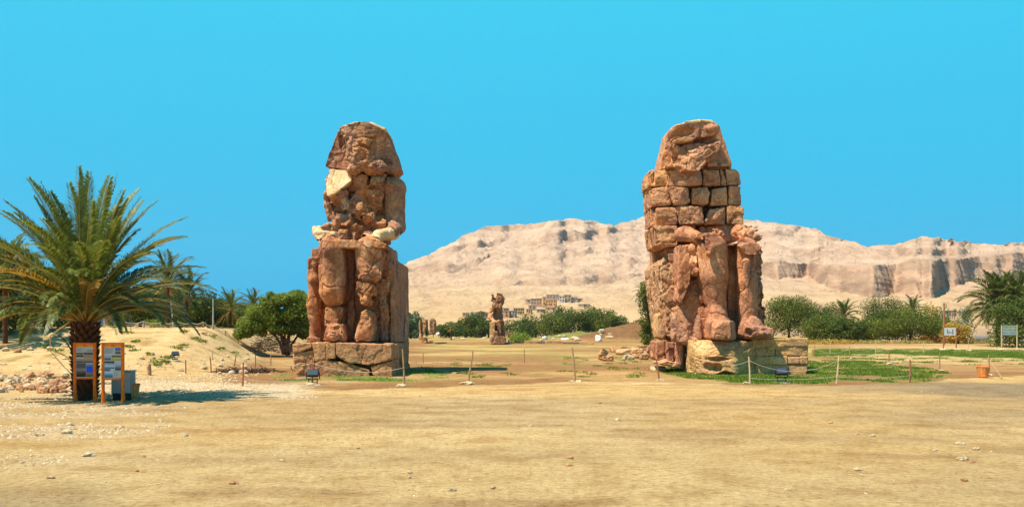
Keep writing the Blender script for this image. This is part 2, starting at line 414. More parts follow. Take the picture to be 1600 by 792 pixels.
solid('core_block', S, M['pedleft'], pl, 31, facets=((2.4, .08), (.8, .04)), rough=.03)

# ---- left colossus
cl = thing('colossus', 'ruined seated stone colossus on the left, torso broken into dark rough lumps', 'statue', (P(553, 515, 62)[0], 62, 2.15))
def Lp(x, y, Y): return P(x, y, Y)
# head: striped headcloth and the broken face
S = Sculpt(P(500, 275, 61.8), P(630, 185, 61.8)+np.array([.4, 6, .6]), .085)
S.prism([(506.5, 260), (525, 206), (534, 196), (552, 190), (576, 190), (603, 201), (607, 210), (625.5, 262), (614, 273), (545, 267)], 64.1, 66.9, .03)
S.prism([(597, 204), (604, 202), (608, 212), (625, 262), (613, 272), (590, 264)], 63.5, 65, .06)
S.prism([(529, 207), (534, 197), (552, 191), (576, 191), (602, 202), (599, 220), (592, 262), (546, 262), (538, 235)], 62.9, 66, .10)
S.prism([(531, 204), (536, 196), (552, 191), (576, 191), (601, 202), (600, 214), (536, 216)], 62.55, 66, .12)
S.ell(P(550, 214, 62.3), (.5, .35, .32), op='s', k=.08); S.ell(P(584, 219, 62.4), (.55, .35, .35), op='s', k=.08)
S.ell(P(593, 243, 62.8), (.28, .7, .9), op='s', k=.1)
S.prism([(521, 201), (531, 207), (523, 223)], 62, 64.4, .02, op='s')
solid('headcloth', S, M['upper'], cl, 3, facets=((1.5, .05), (.5, .03)), rough=.03, cracks=((2.1, .07, .06),))
S = Sculpt(P(530, 282, 61.4), P(604, 205, 61.4)+np.array([.4, 4, .6]), .085)
S.ell(P(567, 222, 63.2), (1.15, .75, .6), k=.2); S.ell(P(566, 244, 62.9), (1.0, .75, 1.05), k=.12)
S.ell(P(549, 238, 62.9), (.40, .55, 1.2), k=.1); S.ell(P(585, 262, 63.1), (.9, .8, .6), k=.1); S.ell(P(553, 265, 62.9), (.6, .6, .5), k=.1)
S.ell(P(571, 229, 62.4), (.55, .45, .14), (0, .35, 0), op='s', k=.06); S.ell(P(564, 246, 62.0), (.5, .35, .42), op='s', k=.1)
S.ell(P(583, 236, 62.4), (.28, .5, .3), op='s', k=.08)
solid('face', S, M['upper'], cl, 4, facets=((.8, .12), (.35, .08)), rough=.06)
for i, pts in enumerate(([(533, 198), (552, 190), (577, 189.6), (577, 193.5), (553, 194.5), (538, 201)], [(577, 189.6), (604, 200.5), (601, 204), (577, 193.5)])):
    block('added_sunlight_cap', cl, pts, 62.5, 66.5, M['pale'], 6+i, r=.05, facets=((.8, .03),), rough=.03)  # thin caps whose pale colour paints sunlight on the head's top
# pale fresh break below the left wing of the headcloth
S = Sculpt(P(504, 308, 62.2), P(552, 256, 62.2)+np.array([0, 5, .3]), .085)
S.prism([(510, 260), (546, 262), (548, 290), (524, 301), (512, 312), (507, 292)], 62.2, 67, .1, tilt=.42)
solid('shoulder', S, M['pale'], cl, 5, facets=((2.2, .05),), rough=.025)
# torso: heap of broken lumps
S = Sculpt(P(500, 385, 62.4), P(618, 258, 62.4)+np.array([.2, 5.4, .3]), .085)
S.prism([(512, 264), (604, 270), (606, 300), (604, 378), (524, 378), (519, 345), (512, 318), (508, 296)], 64.2, 67.4, .35)
rr = np.random.default_rng(5)
for i in range(120):
    x = 517+rr.random()*84; y = 268+rr.random()*108
    x = 519+(x-517)*(1-.0012*(y-268))+(y-270)*.07
    a = .26+.42*rr.random()**1.4; c = P(x, y, 63.6+.6*rr.random()+.5*abs((x-560)/50)**2)
    S.poly(c, (a*1.15, a*1.15, a*.85), 40+i, npl=7, chop=.24)
for i, (x, y, a) in enumerate(((530, 305, .72), (563, 322, .62), (541, 344, .72), (583, 300, .66), (556, 354, .55), (577, 340, .66), (596, 352, .62), (596, 286, .75), (565, 283, .7), (552, 366, .5), (580, 366, .55), (540, 322, .5))):
    S.poly(P(x, y, 63.35), (a, a*.9, a*.85), 300+i)
S.ell(P(592, 335, 63.2), (.28, .7, .6), op='s', k=.05); S.ell(P(588, 293, 63.0), (.7, .4, .18), op='s', k=.05); S.ell(P(603, 310, 63.4), (.18, 1.0, 1.6), op='s', k=.1)
solid('torso', S, M['upper'], cl, 8, facets=((.8, .09), (.36, .05)), rough=.05)
S = Sculpt(P(506, 350, 63.2), P(530, 300, 63.2)+np.array([0, 3, .2]), .09)      # ragged left flank of the torso
for x, y, a in ((513, 306, .42), (515, 322, .36), (519, 338, .4), (516, 330, .3)): S.ell(P(x, y, 64.4), (a, .9, a*1.25), k=.15)
S.tube(P(511, 303, 64), P(524, 350, 63.6), .12, .22, k=.1)
solid('broken_edge', S, M['upper'], cl, 9, facets=((.6, .12),), rough=.08)
# arm on the right of the picture
S = Sculpt(P(590, 392, 62.5), P(642, 262, 62.5)+np.array([.3, 4.6, .3]), .085)
S.tube(P(616.5, 297, 64.6), P(616.5, 354, 64.2), .80, .76, k=.2, flat=1.25)
S.ell(P(613, 294, 64.8), (1.0, 1.2, .80), k=.2)
S.tube(P(619, 354, 64.2), P(612, 363, 62.7), .66, .5, k=.2)
S.prism([(600, 276), (616, 278), (618, 304), (603, 304)], 64.2, 66, .1, k=.2)
solid('upper_arm', S, M['upper'], cl, 11, facets=((2.0, .025), (.6, .012)), rough=.02, cracks=((2.2, .07, .07),))
S = Sculpt(P(560, 388, 60.0), P(636, 350, 60)+np.array([.3, 4.2, .3]), .08)
S.tube(P(614, 364, 63.2), P(591, 368, 60.9), .52, .40, k=.1)
S.box(P(581, 372, 60.6), (.62, .8, .20), .14, (0, .18, 0), k=.12)
for j in range(4): S.tube(P(573+j*5, 375.5+(j % 2)*.8, 60.1), P(575+j*5, 381, 59.55), .12, .09, k=.03)
solid('forearm', S, M['pale'], cl, 12, facets=((1.5, .04),), rough=.025)  # pale stone stands in for sunlight on the arm
# hand and forearm stump on the left
S = Sculpt(P(484, 388, 60), P(545, 338, 60)+np.array([.2, 4.2, .3]), .08)
S.tube(P(500, 362, 62.9), P(498, 367, 61.2), .42, .38, k=.1)
S.box(P(511, 368.5, 60.7), (.78, .8, .30), .18, (0, .05, 0), k=.15)
S.tube(P(492, 360, 61.6), P(497, 366, 61), .35, .3, k=.1)
for j in range(5): S.tube(P(497+j*6, 372, 60.0), P(497.5+j*6, 376, 59.75), .14, .11, k=.03)
solid('hand', S, M['pale'], cl, 13, facets=((1.2, .04),), rough=.025)  # the hand's sunlit look is put into its pale colour
S = Sculpt(P(500, 380, 61.5), P(540, 340, 61.5)+np.array([0, 3, .3]), .085)
for x, y, a in ((524, 352, .32), (528, 343, .3), (518, 360, .34), (512, 356, .3), (536, 368, .42), (530, 372, .4), (507, 355, .24)): S.ell(P(x, y, 62.2), (a, .4, a*1.3), (0, .3, 0), k=.08)
solid('rubble', S, M['upper'], cl, 14, facets=((.5, .1),), rough=.05)
# lap slab
S = Sculpt(P(494, 392, 59.0), P(606, 366, 59)+np.array([.1, 7.6, .2]), .085)
S.prism([(499, 374), (530, 371), (560, 374), (600, 374), (602, 388), (499, 388)], 59.2, 66.4, .16)
solid('lap', S, M['lower'], cl, 15, facets=((1.6, .05), (.5, .03)), rough=.03)
# legs
S = Sculpt(P(492, 482, 58.6), P(545, 370, 58.6)+np.array([0, 4, .2]), .085)
S.prism([(498, 378), (505, 373), (534, 373), (539, 384), (540, 415), (538, 455), (531, 476), (508, 476), (501, 457), (496.5, 415)], 59.5, 62.4, .6)
S.tube(P(518, 386, 60.0), P(519, 455, 60.1), .86, .84, k=.3); S.tube(P(519, 455, 60.1), P(520, 468, 60.3), .84, .55, k=.2); S.ell(P(512, 390, 59.5), (.5, .5, .5), k=.3)
S.ell(P(520, 421, 58.3), (.85, .35, .22), op='s', k=.15)
solid('leg', S, M['lower'], cl, 16, facets=((2.2, .05), (.7, .018)), rough=.022, cracks=((3.0, .08, .10),))
S = Sculpt(P(496, 540, 57.9), P(556, 470, 58)+np.array([0, 4, .2]), .085)
S.prism([(506, 478), (533, 478), (530, 505), (518, 513), (505, 512)], 59.5, 62.4, .4)
S.prism([(506, 509), (520, 505), (535, 503), (540, 520), (541, 535), (502, 535), (503, 518)], 58.9, 62.3, .4, k=.15)
S.tube(P(521, 525, 58.2), P(521, 525, 60.4), .44, .5, k=.05)
solid('foot', S, M['lower'], cl, 17, facets=((1.2, .08), (.45, .03)), rough=.03, cracks=((1.4, .1, .1),))
S = Sculpt(P(545, 452, 58.6), P(604, 366, 58.6)+np.array([0, 4, .2]), .085)
S.prism([(554, 378), (562, 372), (595, 374), (599, 392), (595, 418), (588, 439), (566, 438), (556, 425), (552, 400)], 59.4, 62.4, .5)
S.tube(P(576, 388, 60.0), P(575, 424, 60.1), .92, .86, k=.3); S.poly(P(575, 424, 59.7), (.85, .8, .6), 71)
S.ell(P(576, 431, 58.7), (.9, .5, .3), op='s', k=.2)
solid('leg', S, M['lower'], cl, 18, facets=((1.6, .08), (.6, .03)), rough=.03, cracks=((2.4, .08, .1),))
S = Sculpt(P(545, 540, 58.2), P(604, 432, 58.2)+np.array([0, 4, .2]), .085)
S.prism([(554, 437), (572, 438), (584, 444), (583, 462), (560, 468), (552, 455)], 59.3, 62.4, .3)
S.prism([(558, 464), (567, 461), (579, 466), (574, 479), (562, 477)], 59.0, 62.4, .3)
S.prism([(561, 484), (570, 481), (579, 487), (583, 505), (580, 535), (552, 535), (552, 520), (556, 500)], 59.1, 62.4, .5, k=.08)
solid('broken_shin', S, M['lower'], cl, 19, facets=((1.3, .09), (.5, .035)), rough=.03, cracks=((1.9, .08, .1),))
# the throne, its panels and the carved figures
S = Sculpt(P(476, 540, 60.4), P(628, 375, 60.4)+np.array([.3, 9.3, .3]), .1)
S.prism([(500, 386), (602, 386), (604, 536), (497, 536)], 61.6, 69, .12)
S.prism([(498, 384), (612, 404), (612, 536), (480, 536), (480, 405)], 63.2, 69.4, .15)
solid('throne', S, M['lower'], cl, 40, facets=((2.2, .06), (.8, .03)), rough=.04, cracks=((3, .1, .12),))
block('throne_side', cl, [(609, 400), (617, 406), (618, 536), (609, 536)], 61.4, 69.6, M['upper'], 41, r=.1, facets=((2.4, .05), (.8, .04)), stretch=(1, 1, .35))
block('corner_post', cl, rect(485, 499, 387, 405), 61.2, 63.2, M['lower'], 42, r=.1, facets=((1.2, .04),))
block('corner_post', cl, [(596, 390), (613, 389), (615, 415), (612, 440), (600, 430)], 61.2, 63.6, M['upper'], 43, r=.15, facets=((1.2, .06),))
block('panel', cl, rect(540, 555, 388, 536), 61.2, 62.5, M['lower'], 44, r=.08, facets=((1.8, .10), (.6, .07)), rough=.05)
S = Sculpt(P(474, 540, 60.4), P(508, 398, 60.4)+np.array([.1, 3.2, .1]), .07)
Yc = 61.0
S.prism([(481, 404), (500, 402), (502, 535), (483, 535), (479, 440)], 61.25, 63.3, .12)
S.ell(P(492, 414, Yc), (.30, .30, .38)); S.tube(P(483, 408, Yc), P(482, 434, Yc+.05), .17, .15, k=.08); S.tube(P(484, 405, Yc), P(495, 404, Yc), .17, .17, k=.08)
S.tube(P(491, 425, Yc+.1), P(491, 434, Yc+.1), .3, .42, k=.15); S.tube(P(491, 436, Yc), P(491, 452, Yc+.1), .42, .3, k=.1)
S.tube(P(490, 458, Yc+.1), P(489, 476, Yc), .36, .48, k=.15); S.tube(P(489, 478, Yc), P(492, 528, Yc+.1), .46, .28, k=.1)
S.tube(P(498, 438, Yc+.2), P(500, 470, Yc+.3), .16, .14, k=.05); S.tube(P(484, 438, Yc+.1), P(483, 476, Yc+.2), .14, .12, k=.05)
S.box(P(492, 531, Yc), (.5, .5, .22), .08, k=.08)
solid('carved_queen', S, M['lower'], cl, 45, facets=((1.0, .06),), rough=.025)
S = Sculpt(P(580, 540, 60.4), P(616, 405, 60.4)+np.array([.1, 3.6, .1]), .08)
S.prism([(586, 408), (612, 410), (613, 536), (584, 536)], 61.7, 63.6, .15)
S.tube(P(600, 422, 61.6), P(598, 450, 61.7), .36, .45, k=.2); S.tube(P(596, 455, 61.7), P(599, 478, 61.6), .4, .5, k=.15)
S.tube(P(600, 482, 61.5), P(600, 530, 61.6), .5, .38, k=.15); S.tube(P(588, 440, 61.6), P(587, 530, 61.7), .3, .34, k=.1); S.tube(P(609, 410, 61.3), P(606, 455, 61.5), .25, .3, k=.1)
solid('carved_figure', S, M['upper'], cl, 46, facets=((1.0, .12), (.4, .06)), rough=.05)

# ---- right pedestal
pr = thing('stone_pedestal', 'yellow stone pedestal under the right colossus, sunlit at the left and grey at the right', 'pedestal', (P(1165, 515, 64)[0], 64, 0))
pts = [P(1066, 515, 66)[:2], P(1066, 515, 61.5)[:2], P(1103, 515, 59.4)[:2], P(1150, 515, 59.1)[:2], P(1184, 515, 60.3)[:2], P(1262, 515, 60.75)[:2], (P(1262, 515, 60.6)[0]-.2, 70), (P(1066, 515, 66)[0]+.4, 70)]
S = Sculpt((11.6, 58.0, -.2), (20.6, 70.4, 2.5), .09)
S.prism([tuple(p) for p in pts[:4]]+[tuple(P(1190, 515, 60.75)[:2])]+[tuple(p) for p in pts[6:]], 0, 0, .3, plane='xy', z0=-.2, z1=2.30)
S.prism([tuple(p) for p in pts[4:]], 0, 0, .1, plane='xy', z0=-.2, z1=2.42)
for x, y, w, hh in ((1107, 573, .55, .22), (1121, 574, .3, .2), (1090, 557, .8, .10), (1093, 544, 1.0, .07), (1118, 561, .9, .08), (1135, 586, .6, .25)):
    S.ell(P(x, y, 59.4), (w, .35, hh), op='s', k=.12)
S.cut(P(1080, 587, 59.4), (-.25, -1.0, -.55)); S.cut((13.2, 60.2, 2.2), (-.45, -.75, .6))
solid('core_block', S, M['pedright'], pr, 60, facets=((3.0, .05), (.9, .03)), rough=.035, stretch=(1, 1, 2.6), cracks=((3.8, .07, .07),))
for i, pts in enumerate(([(1176, 530), (1263, 528), (1263, 541), (1178, 543)], [(1180, 543.4), (1212, 542), (1212, 556), (1182, 557)], [(1212.6, 542), (1263, 541.4), (1263, 556), (1212.6, 556)], [(1178, 557.4), (1230, 556.6), (1230, 569), (1176, 570)], [(1251, 556.6), (1263, 556.6), (1263, 569), (1251, 569)], [(1180, 570.4), (1262, 569.6), (1261, 586), (1182, 586)])):
    block('stone_block', pr, grow(pts, .75), 60.25+.03*(i % 3), 61.4, M['pedright'], 62+i, r=.05, facets=((2.5, .03), (.8, .012)), rough=.02)
block('patch_block', pr, rect(1230.4, 1250.6, 557, 569), 60.3, 61.3, M['pedside'], 61, r=.04, facets=((1.5, .01),), rough=.01)
for i, (pts, Yf, Yb, mt) in enumerate([
        ([(1025, 533), (1039, 532), (1041, 560), (1037, 566), (1026, 562)], 64.6, 68, 'rightlower'),
        ([(1041, 533), (1055, 533), (1056, 566), (1042, 566)], 63.9, 68, 'rightlower'),
        ([(1057, 534), (1066, 534), (1066, 572), (1058, 572)], 63.0, 66, 'rightlower'),
        ([(1030, 566), (1044, 561), (1062, 565), (1068, 580), (1050, 575), (1028, 572)], 62.6, 66, 'pedright')]):
    block('stone_block', pr, pts, Yf, Yb, M[mt], 66+i, r=.18, facets=((1.3, .10), (.5, .04)))

# ---- right colossus
cr_ = thing('colossus', 'seated stone colossus on the right with torso built of stacked blocks and clear legs', 'statue', (P(1140, 515, 64)[0], 64, 2.4))
S = Sculpt(P(1024, 274, 63.6), P(1150, 180, 63.6)+np.array([.3, 6, .6]), .085)
S.prism([(1031.5, 265), (1036, 240), (1046, 201), (1053, 196), (1086, 186.5), (1112, 187), (1125, 196), (1134, 224), (1145, 257), (1143, 266)], 65.7, 69, .03)
S.prism([(1048, 201), (1054, 195), (1088, 186), (1112, 187), (1124, 197), (1122, 211), (1100, 215), (1062, 214), (1050, 210)], 64.2, 68, .15, k=.1)
S.prism([(1052, 218), (1072, 213), (1088, 215), (1084, 221), (1054, 224)], 64.0, 66, .06, k=.05)
S.ell(P(1111, 202, 64.5), (.62, .65, .50), k=.1)
S.ell(P(1070, 205, 63.9), (.85, .85, .36), (0, -.15, 0), op='s', k=.06); S.ell(P(1096, 208, 63.9), (.16, .45, .55), op='s', k=.06)
S.box(P(1122, 259, 65.6), (.9, .5, .20), .08, k=.05); S.ell(P(1123, 236, 65.3), (.22, .5, 1.1), op='s', k=.1)
solid('headcloth', S, M['rightupper'], cr_, 70, facets=((1.3, .04), (.45, .02)), rough=.025)
S = Sculpt(P(1036, 274, 63.6), P(1136, 200, 63.6)+np.array([.3, 4, .6]), .085)
S.poly(P(1083, 239, 65.2), (1.75, 1.4, 1.1), 411, npl=8, chop=.2); S.poly(P(1101, 241, 65.0), (1.0, 1.2, 1.0), 412, npl=8, chop=.2, k=.08); S.poly(P(1070, 247, 65.0), (1.1, 1.1, .7), 413, k=.08)
S.box(P(1070, 217, 64.7), (1.0, .6, .12), .05, (0, -.05, 0), k=.05); S.ell(P(1075, 231, 63.9), (.5, .3, .12), (0, .4, 0), op='s', k=.05)
S.box(P(1068, 261, 64.8), (1.4, .6, .14), .08, (0, -.02, 0), k=.05)
solid('face', S, M['rightupper'], cr_, 69, facets=((.9, .09), (.4, .05)), rough=.04)
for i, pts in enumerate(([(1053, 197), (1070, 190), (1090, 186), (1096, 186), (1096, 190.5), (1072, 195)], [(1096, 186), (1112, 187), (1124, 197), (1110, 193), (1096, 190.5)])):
    block('added_sunlight_cap', cr_, pts, 64.1, 68.5, M['pale'], 72+i, r=.05, facets=((.8, .03),), rough=.03)  # pale caps added to colour in the sun on top of the head
rb = [  # stone courses of the torso: outline, front depth
    ([(1012, 273), (1015, 267), (1022, 264), (1022, 290), (1012, 292)], 65.5), ([(1024, 266), (1043, 265), (1044, 290), (1023, 291)], 64.9),
    ([(1044, 266), (1070, 263), (1097, 265), (1098, 288), (1070, 290), (1044, 289)], 64.5), ([(1099, 265), (1124, 265), (1127, 289), (1100, 290)], 64.8),
    ([(1126, 265), (1133, 264), (1136, 289), (1128, 289)], 65.0), ([(1134, 264), (1149, 264.5), (1156, 270), (1158, 290), (1137, 290)], 65.1),
    ([(1013, 293), (1018, 292), (1019, 322), (1015, 318)], 65.8), ([(1019, 293), (1046, 291), (1050, 320), (1019, 323)], 64.8),
    ([(1046, 292), (1054, 291), (1079, 292), (1079, 316), (1070, 320), (1055, 320), (1051, 310)], 64.4), ([(1082, 293), (1106, 291), (1110, 300), (1108, 317), (1098, 321), (1081, 319)], 64.5),
    ([(1113, 293), (1137, 291), (1139, 320), (1112, 320)], 64.8), ([(1140, 291), (1157, 291), (1159, 320), (1138, 320)], 65.1),
    ([(1017, 325), (1023, 325), (1024, 352), (1018, 352)], 65.6), ([(1024, 326), (1034, 323), (1057, 323), (1060, 350), (1026, 352)], 64.8),
    ([(1057, 322), (1070, 319), (1099, 323), (1101, 349), (1064, 350), (1062, 342)], 64.3), ([(1102, 346), (1111, 326), (1134, 322), (1135, 349), (1103, 350)], 64.5),
    ([(1136, 322), (1162, 322), (1163, 350), (1136, 350)], 64.9),
    ([(1020, 353), (1034, 352), (1058, 352), (1060, 384), (1036, 386), (1026, 382)], 64.2), ([(1062, 353), (1087, 352), (1087, 365), (1064, 366)], 64.9),
    ([(1095, 353), (1140, 351), (1158, 352), (1156, 376), (1095, 376)], 65.0), ([(1043, 387), (1060, 386), (1061, 396), (1044, 397)], 64.9)]
for i, (pts, Yf) in enumerate(rb):
    r_ = .38 if i not in (4, 12, 6, 20) else .15
    block('stone_block', cr_, grow(pts, .7), Yf+.12*math.sin(i*2.3), 69.0, M['rightupper'], 100+i, r=r_*(.9 if i in (7, 13) else .2), facets=((1.1, .06), (.4, .03)), rough=.035, tilt=(.06, -.05, .1, 0, -.08)[i % 5], chips=(0 if i in (0, 5, 6, 11, 12, 16) else 2 if i in (1, 7, 13, 17) else 5), chipk=.8)
block('core', cr_, [(1026, 272), (1146, 272), (1148, 345), (1150, 380), (1036, 380)], 66.6, 69.3, M['upper'], 130, r=.1)
# forearms and hands
S = Sculpt(P(1050, 392, 60.2), P(1130, 345, 60.2)+np.array([.3, 5.2, .3]), .08)
S.tube(P(1071, 365, 63.6), P(1090, 371, 61.2), .55, .42, k=.1)
S.tube(P(1064, 366, 63.8), P(1074, 366, 63.2), .52, .5, k=.1)
S.box(P(1101, 371, 61.0), (.72, .7, .26), .16, (0, .12, 0), k=.15)
for j in range(4): S.tube(P(1094+j*7, 369+j*.8, 60.7), P(1098+j*7, 374+j*.6, 60.2), .14, .11, k=.03)
solid('forearm', S, M['rightlower'], cr_, 131, facets=((1.2, .05),), rough=.03)
S = Sculpt(P(1102, 385, 62.3), P(1136, 352, 62.3)+np.array([.3, 3, .3]), .08)
for x, y, a in ((1112, 367, .3), (1122, 365, .34), (1118, 360, .2), (1128, 369, .26), (1108, 371, .25), (1119, 371, .35)): S.ell(P(x, y, 63), (a*1.2, .5, a*.8), k=.06)
solid('rubble', S, M['rightlower'], cr_, 132, facets=((.4, .09),), rough=.05)
S = Sculpt(P(1140, 392, 60.2), P(1196, 345, 60.2)+np.array([.3, 4.6, .3]), .08)
S.tube(P(1155, 364, 63.0), P(1170, 368, 61.3), .62, .55, k=.15); S.ell(P(1176, 371, 61.6), (.62, .8, .38), k=.15); S.ell(P(1156, 363, 62.4), (.55, .6, .45), k=.1)
for x, y, a in ((1163, 353, .16), (1172, 354, .18), (1160, 356, .14), (1180, 360, .16), (1186, 370, .2)): S.ell(P(x, y, 61.9), (a*1.5, .3, a*.8), k=.05)
solid('forearm', S, M['rightlower'], cr_, 133, facets=((.8, .08), (.35, .04)), rough=.05)
S = Sculpt(P(1084, 400, 60.0), P(1190, 368, 60)+np.array([.1, 6.4, .2]), .085)
S.prism([(1092, 374), (1120, 374), (1154, 378), (1184, 372), (1184, 385), (1150, 384), (1120, 390), (1092, 388)], 60.6, 66.4, .18)
solid('lap', S, M['rightlower'], cr_, 134, facets=((1.6, .05), (.5, .03)), rough=.03)
# legs and feet
S = Sculpt(P(1080, 486, 59.6), P(1142, 366, 59.6)+np.array([.1, 4.4, .2]), .085)
S.prism([(1090, 378), (1098, 373), (1129, 374), (1136, 382), (1138, 430), (1136, 458), (1130, 476), (1110, 478), (1100, 452), (1093, 420)], 61.0, 63.8, .4)
S.tube(P(1113, 388, 61.0), P(1116, 430, 61.0), .98, .90, k=.3); S.tube(P(1116, 430, 61), P(1121, 472, 61.2), .90, .62, k=.2); S.ell(P(1114, 382, 60.7), (.8, .7, .5), k=.3)
S.ell(P(1108, 393, 59.8), (.28, .3, .42), k=.2); S.ell(P(1098, 391, 59.6), (.35, .3, .12), op='s', k=.1); S.ell(P(1110, 403, 59.5), (.8, .25, .10), op='s', k=.1)
solid('leg', S, M['rightlower'], cr_, 140, facets=((2.8, .03), (.9, .012)), rough=.018, cracks=((3.6, .07, .08),))
S = Sculpt(P(1098, 536, 57.8), P(1152, 470, 57.8)+np.array([.2, 6.2, .2]), .085)
S.prism([(1109, 472), (1134, 470), (1136, 500), (1134, 530), (1107, 530)], 61.4, 63.8, .4)
S.tube(P(1121, 474, 61.35), P(1121, 506, 61.1), .66, .80, k=.2)
S.box(P(1126, 516, 60.4)-np.array([0, .3, 0]), (.86, 1.2, .66), .25, (0, 0, 0), k=.4)
S.cut(P(1126, 506, 58.9), (-.45, -.66, .62)); S.cut(P(1140, 520, 58.7), (.8, -.6, .1))
solid('foot', S, M['rightlower'], cr_, 141, facets=((2.0, .03), (.6, .012)), rough=.03, cracks=((2.2, .08, .08),))
S = Sculpt(P(1142, 520, 59.6), P(1192, 370, 59.6)+np.array([.2, 4.4, .2]), .085)
S.prism([(1150, 380), (1160, 375), (1182, 376), (1186, 392), (1187, 430), (1184, 470), (1183, 508), (1156, 508), (1153, 450)], 60.8, 63.6, .4)
S.tube(P(1168, 388, 60.8), P(1168, 440, 60.9), .74, .70, k=.25); S.tube(P(1168, 440, 60.9), P(1170, 505, 61.0), .70, .60, k=.2)
S.poly(P(1168, 388, 60.3), (.78, .62, .62), 77); S.poly(P(1160, 378, 60.6), (.4, .5, .3), 78); S.ell(P(1160, 396, 59.6), (.4, .25, .3), op='s', k=.1)
S.tube(P(1166, 410, 59.85), P(1169, 462, 59.95), .34, .10, k=.15)
solid('leg', S, M['rightlower'], cr_, 142, facets=((2.2, .04), (.7, .018)), rough=.02, cracks=((3.0, .07, .07),))
S = Sculpt(P(1154, 536, 57.6), P(1222, 488, 57.6)+np.array([.2, 6, .2]), .075)
S.tube(P(1168, 505, 61.4), P(1176, 513, 60.2), .85, .74, k=.2); S.box(P(1182, 519, 60.2), (1.0, 1.1, .42), .25, (0, .12, 0), k=.3)
S.ell(P(1166, 520, 59.3), (.35, .4, .3), op='s', k=.12)
for j, (x, y, a) in enumerate(((1190, 520, .30), (1196, 521, .25), (1202, 522, .22), (1207, 523, .19), (1183, 521, .28))): S.tube(P(x-6, y-4, 59.9), P(x, y, 59.0+.12*j), a, a*.8, k=.05)
solid('foot', S, M['rightlower'], cr_, 143, facets=((.8, .05), (.3, .03)), rough=.035)
# throne
S = Sculpt(P(1040, 536, 61.2), P(1200, 380, 61.2)+np.array([.3, 8.8, .3]), .1)
S.prism([(1094, 388), (1186, 388), (1192, 536), (1088, 536)], 62.6, 69, .15)
S.prism([(1066, 394), (1100, 388), (1100, 536), (1062, 536)], 63.4, 69.5, .2)
solid('throne', S, M['rightlower'], cr_, 150, facets=((2.0, .10), (.8, .06)), rough=.05, cracks=((3, .1, .1),))
block('panel', cr_, rect(1137, 1152, 386, 528), 62.0, 63, M['rightlower'], 151, r=.08, facets=((1.8, .08),), rough=.03)
block('throne_side', cr_, [(1030, 412), (1040, 400), (1057, 414), (1062, 450), (1062, 500), (1060, 536), (1042, 524), (1034, 470)], 63.9, 71.5, M['throneside'], 152, r=.35, facets=((1.4, .10), (.4, .06)), rough=.07)
block('throne_back', cr_, [(1020, 391), (1041, 390), (1042, 402), (1030, 440), (1023, 440)], 68.4, 70.6, M['rightupper'], 153, r=.1, facets=((1.6, .06),))
block('corner_post', cr_, [(1044, 396), (1060, 396), (1061, 420), (1046, 418)], 64.4, 67, M['upper'], 154, r=.08, facets=((1.6, .04),))
block('stone_slab', cr_, [(1060, 382), (1078, 382), (1081, 430), (1075, 455), (1064, 478), (1057, 470), (1058, 420)], 62.2, 64.4, M['rightlower'], 155, r=.2, facets=((1.8, .08), (.5, .04)), stretch=(1, 1, .5))
S = Sculpt(P(1076, 440, 61), P(1096, 380, 61)+np.array([0, 3.2, .1]), .085)
for x, y, a in ((1083, 388, .35), (1086, 400, .3), (1084, 412, .36), (1086, 424, .3), (1088, 380, .3)): S.ell(P(x, y, 62.2), (a, .9, a*1.3), k=.1)
solid('rubble', S, M['rightlower'], cr_, 156, facets=((.5, .08),), rough=.06)
S = Sculpt(P(1036, 540, 60.4), P(1102, 440, 60.4)+np.array([0, 4.4, .1]), .085)
for a, b, r0, r1 in (((1066, 470), (1062, 532), .40, .30), ((1080, 440), (1072, 532), .55, .36), ((1091, 436), (1091, 530), .42, .45), ((1054, 488), (1055, 528), .40, .36), ((1079, 480), (1083, 532), .36, .26)):
    S.tube(P(*a, 63.5), P(*b, 62.7), r0, r1, k=.12)
S.prism([(1084, 446), (1096, 436), (1098, 534), (1062, 534), (1064, 495)], 63.9, 65.4, .3, k=.1)
for x0, y0, x1, y1 in ((1071, 480, 1066, 531), (1086, 462, 1079, 531), (1058, 495, 1058, 531)): S.tube(P(x0, y0, 62.55), P(x1, y1, 62.3), .10, .16, op='s', k=.06)
solid('carved_queen', S, M['upper'], cr_, 157, facets=((1.2, .07), (.5, .03)), rough=.04)
block('stone_slab', cr_, [(1182, 386), (1192, 386), (1193, 404), (1198, 418), (1203, 450), (1202, 490), (1198, 526), (1184, 526)], 62.6, 66.5, M['upper'], 158, r=.3, facets=((1.1, .18), (.45, .08)), rough=.06)
block('corner_post', cr_, rect(1183, 1191, 384, 402), 62.5, 64, M['rightlower'], 159, r=.08)
block('loose_stone', cr_, [(1028, 490), (1033, 487), (1039, 495), (1044, 522), (1038, 531), (1027, 528), (1026, 510)], 64.8, 66.8, M['pedright'], 160, r=.3, facets=((1.2, .06),))
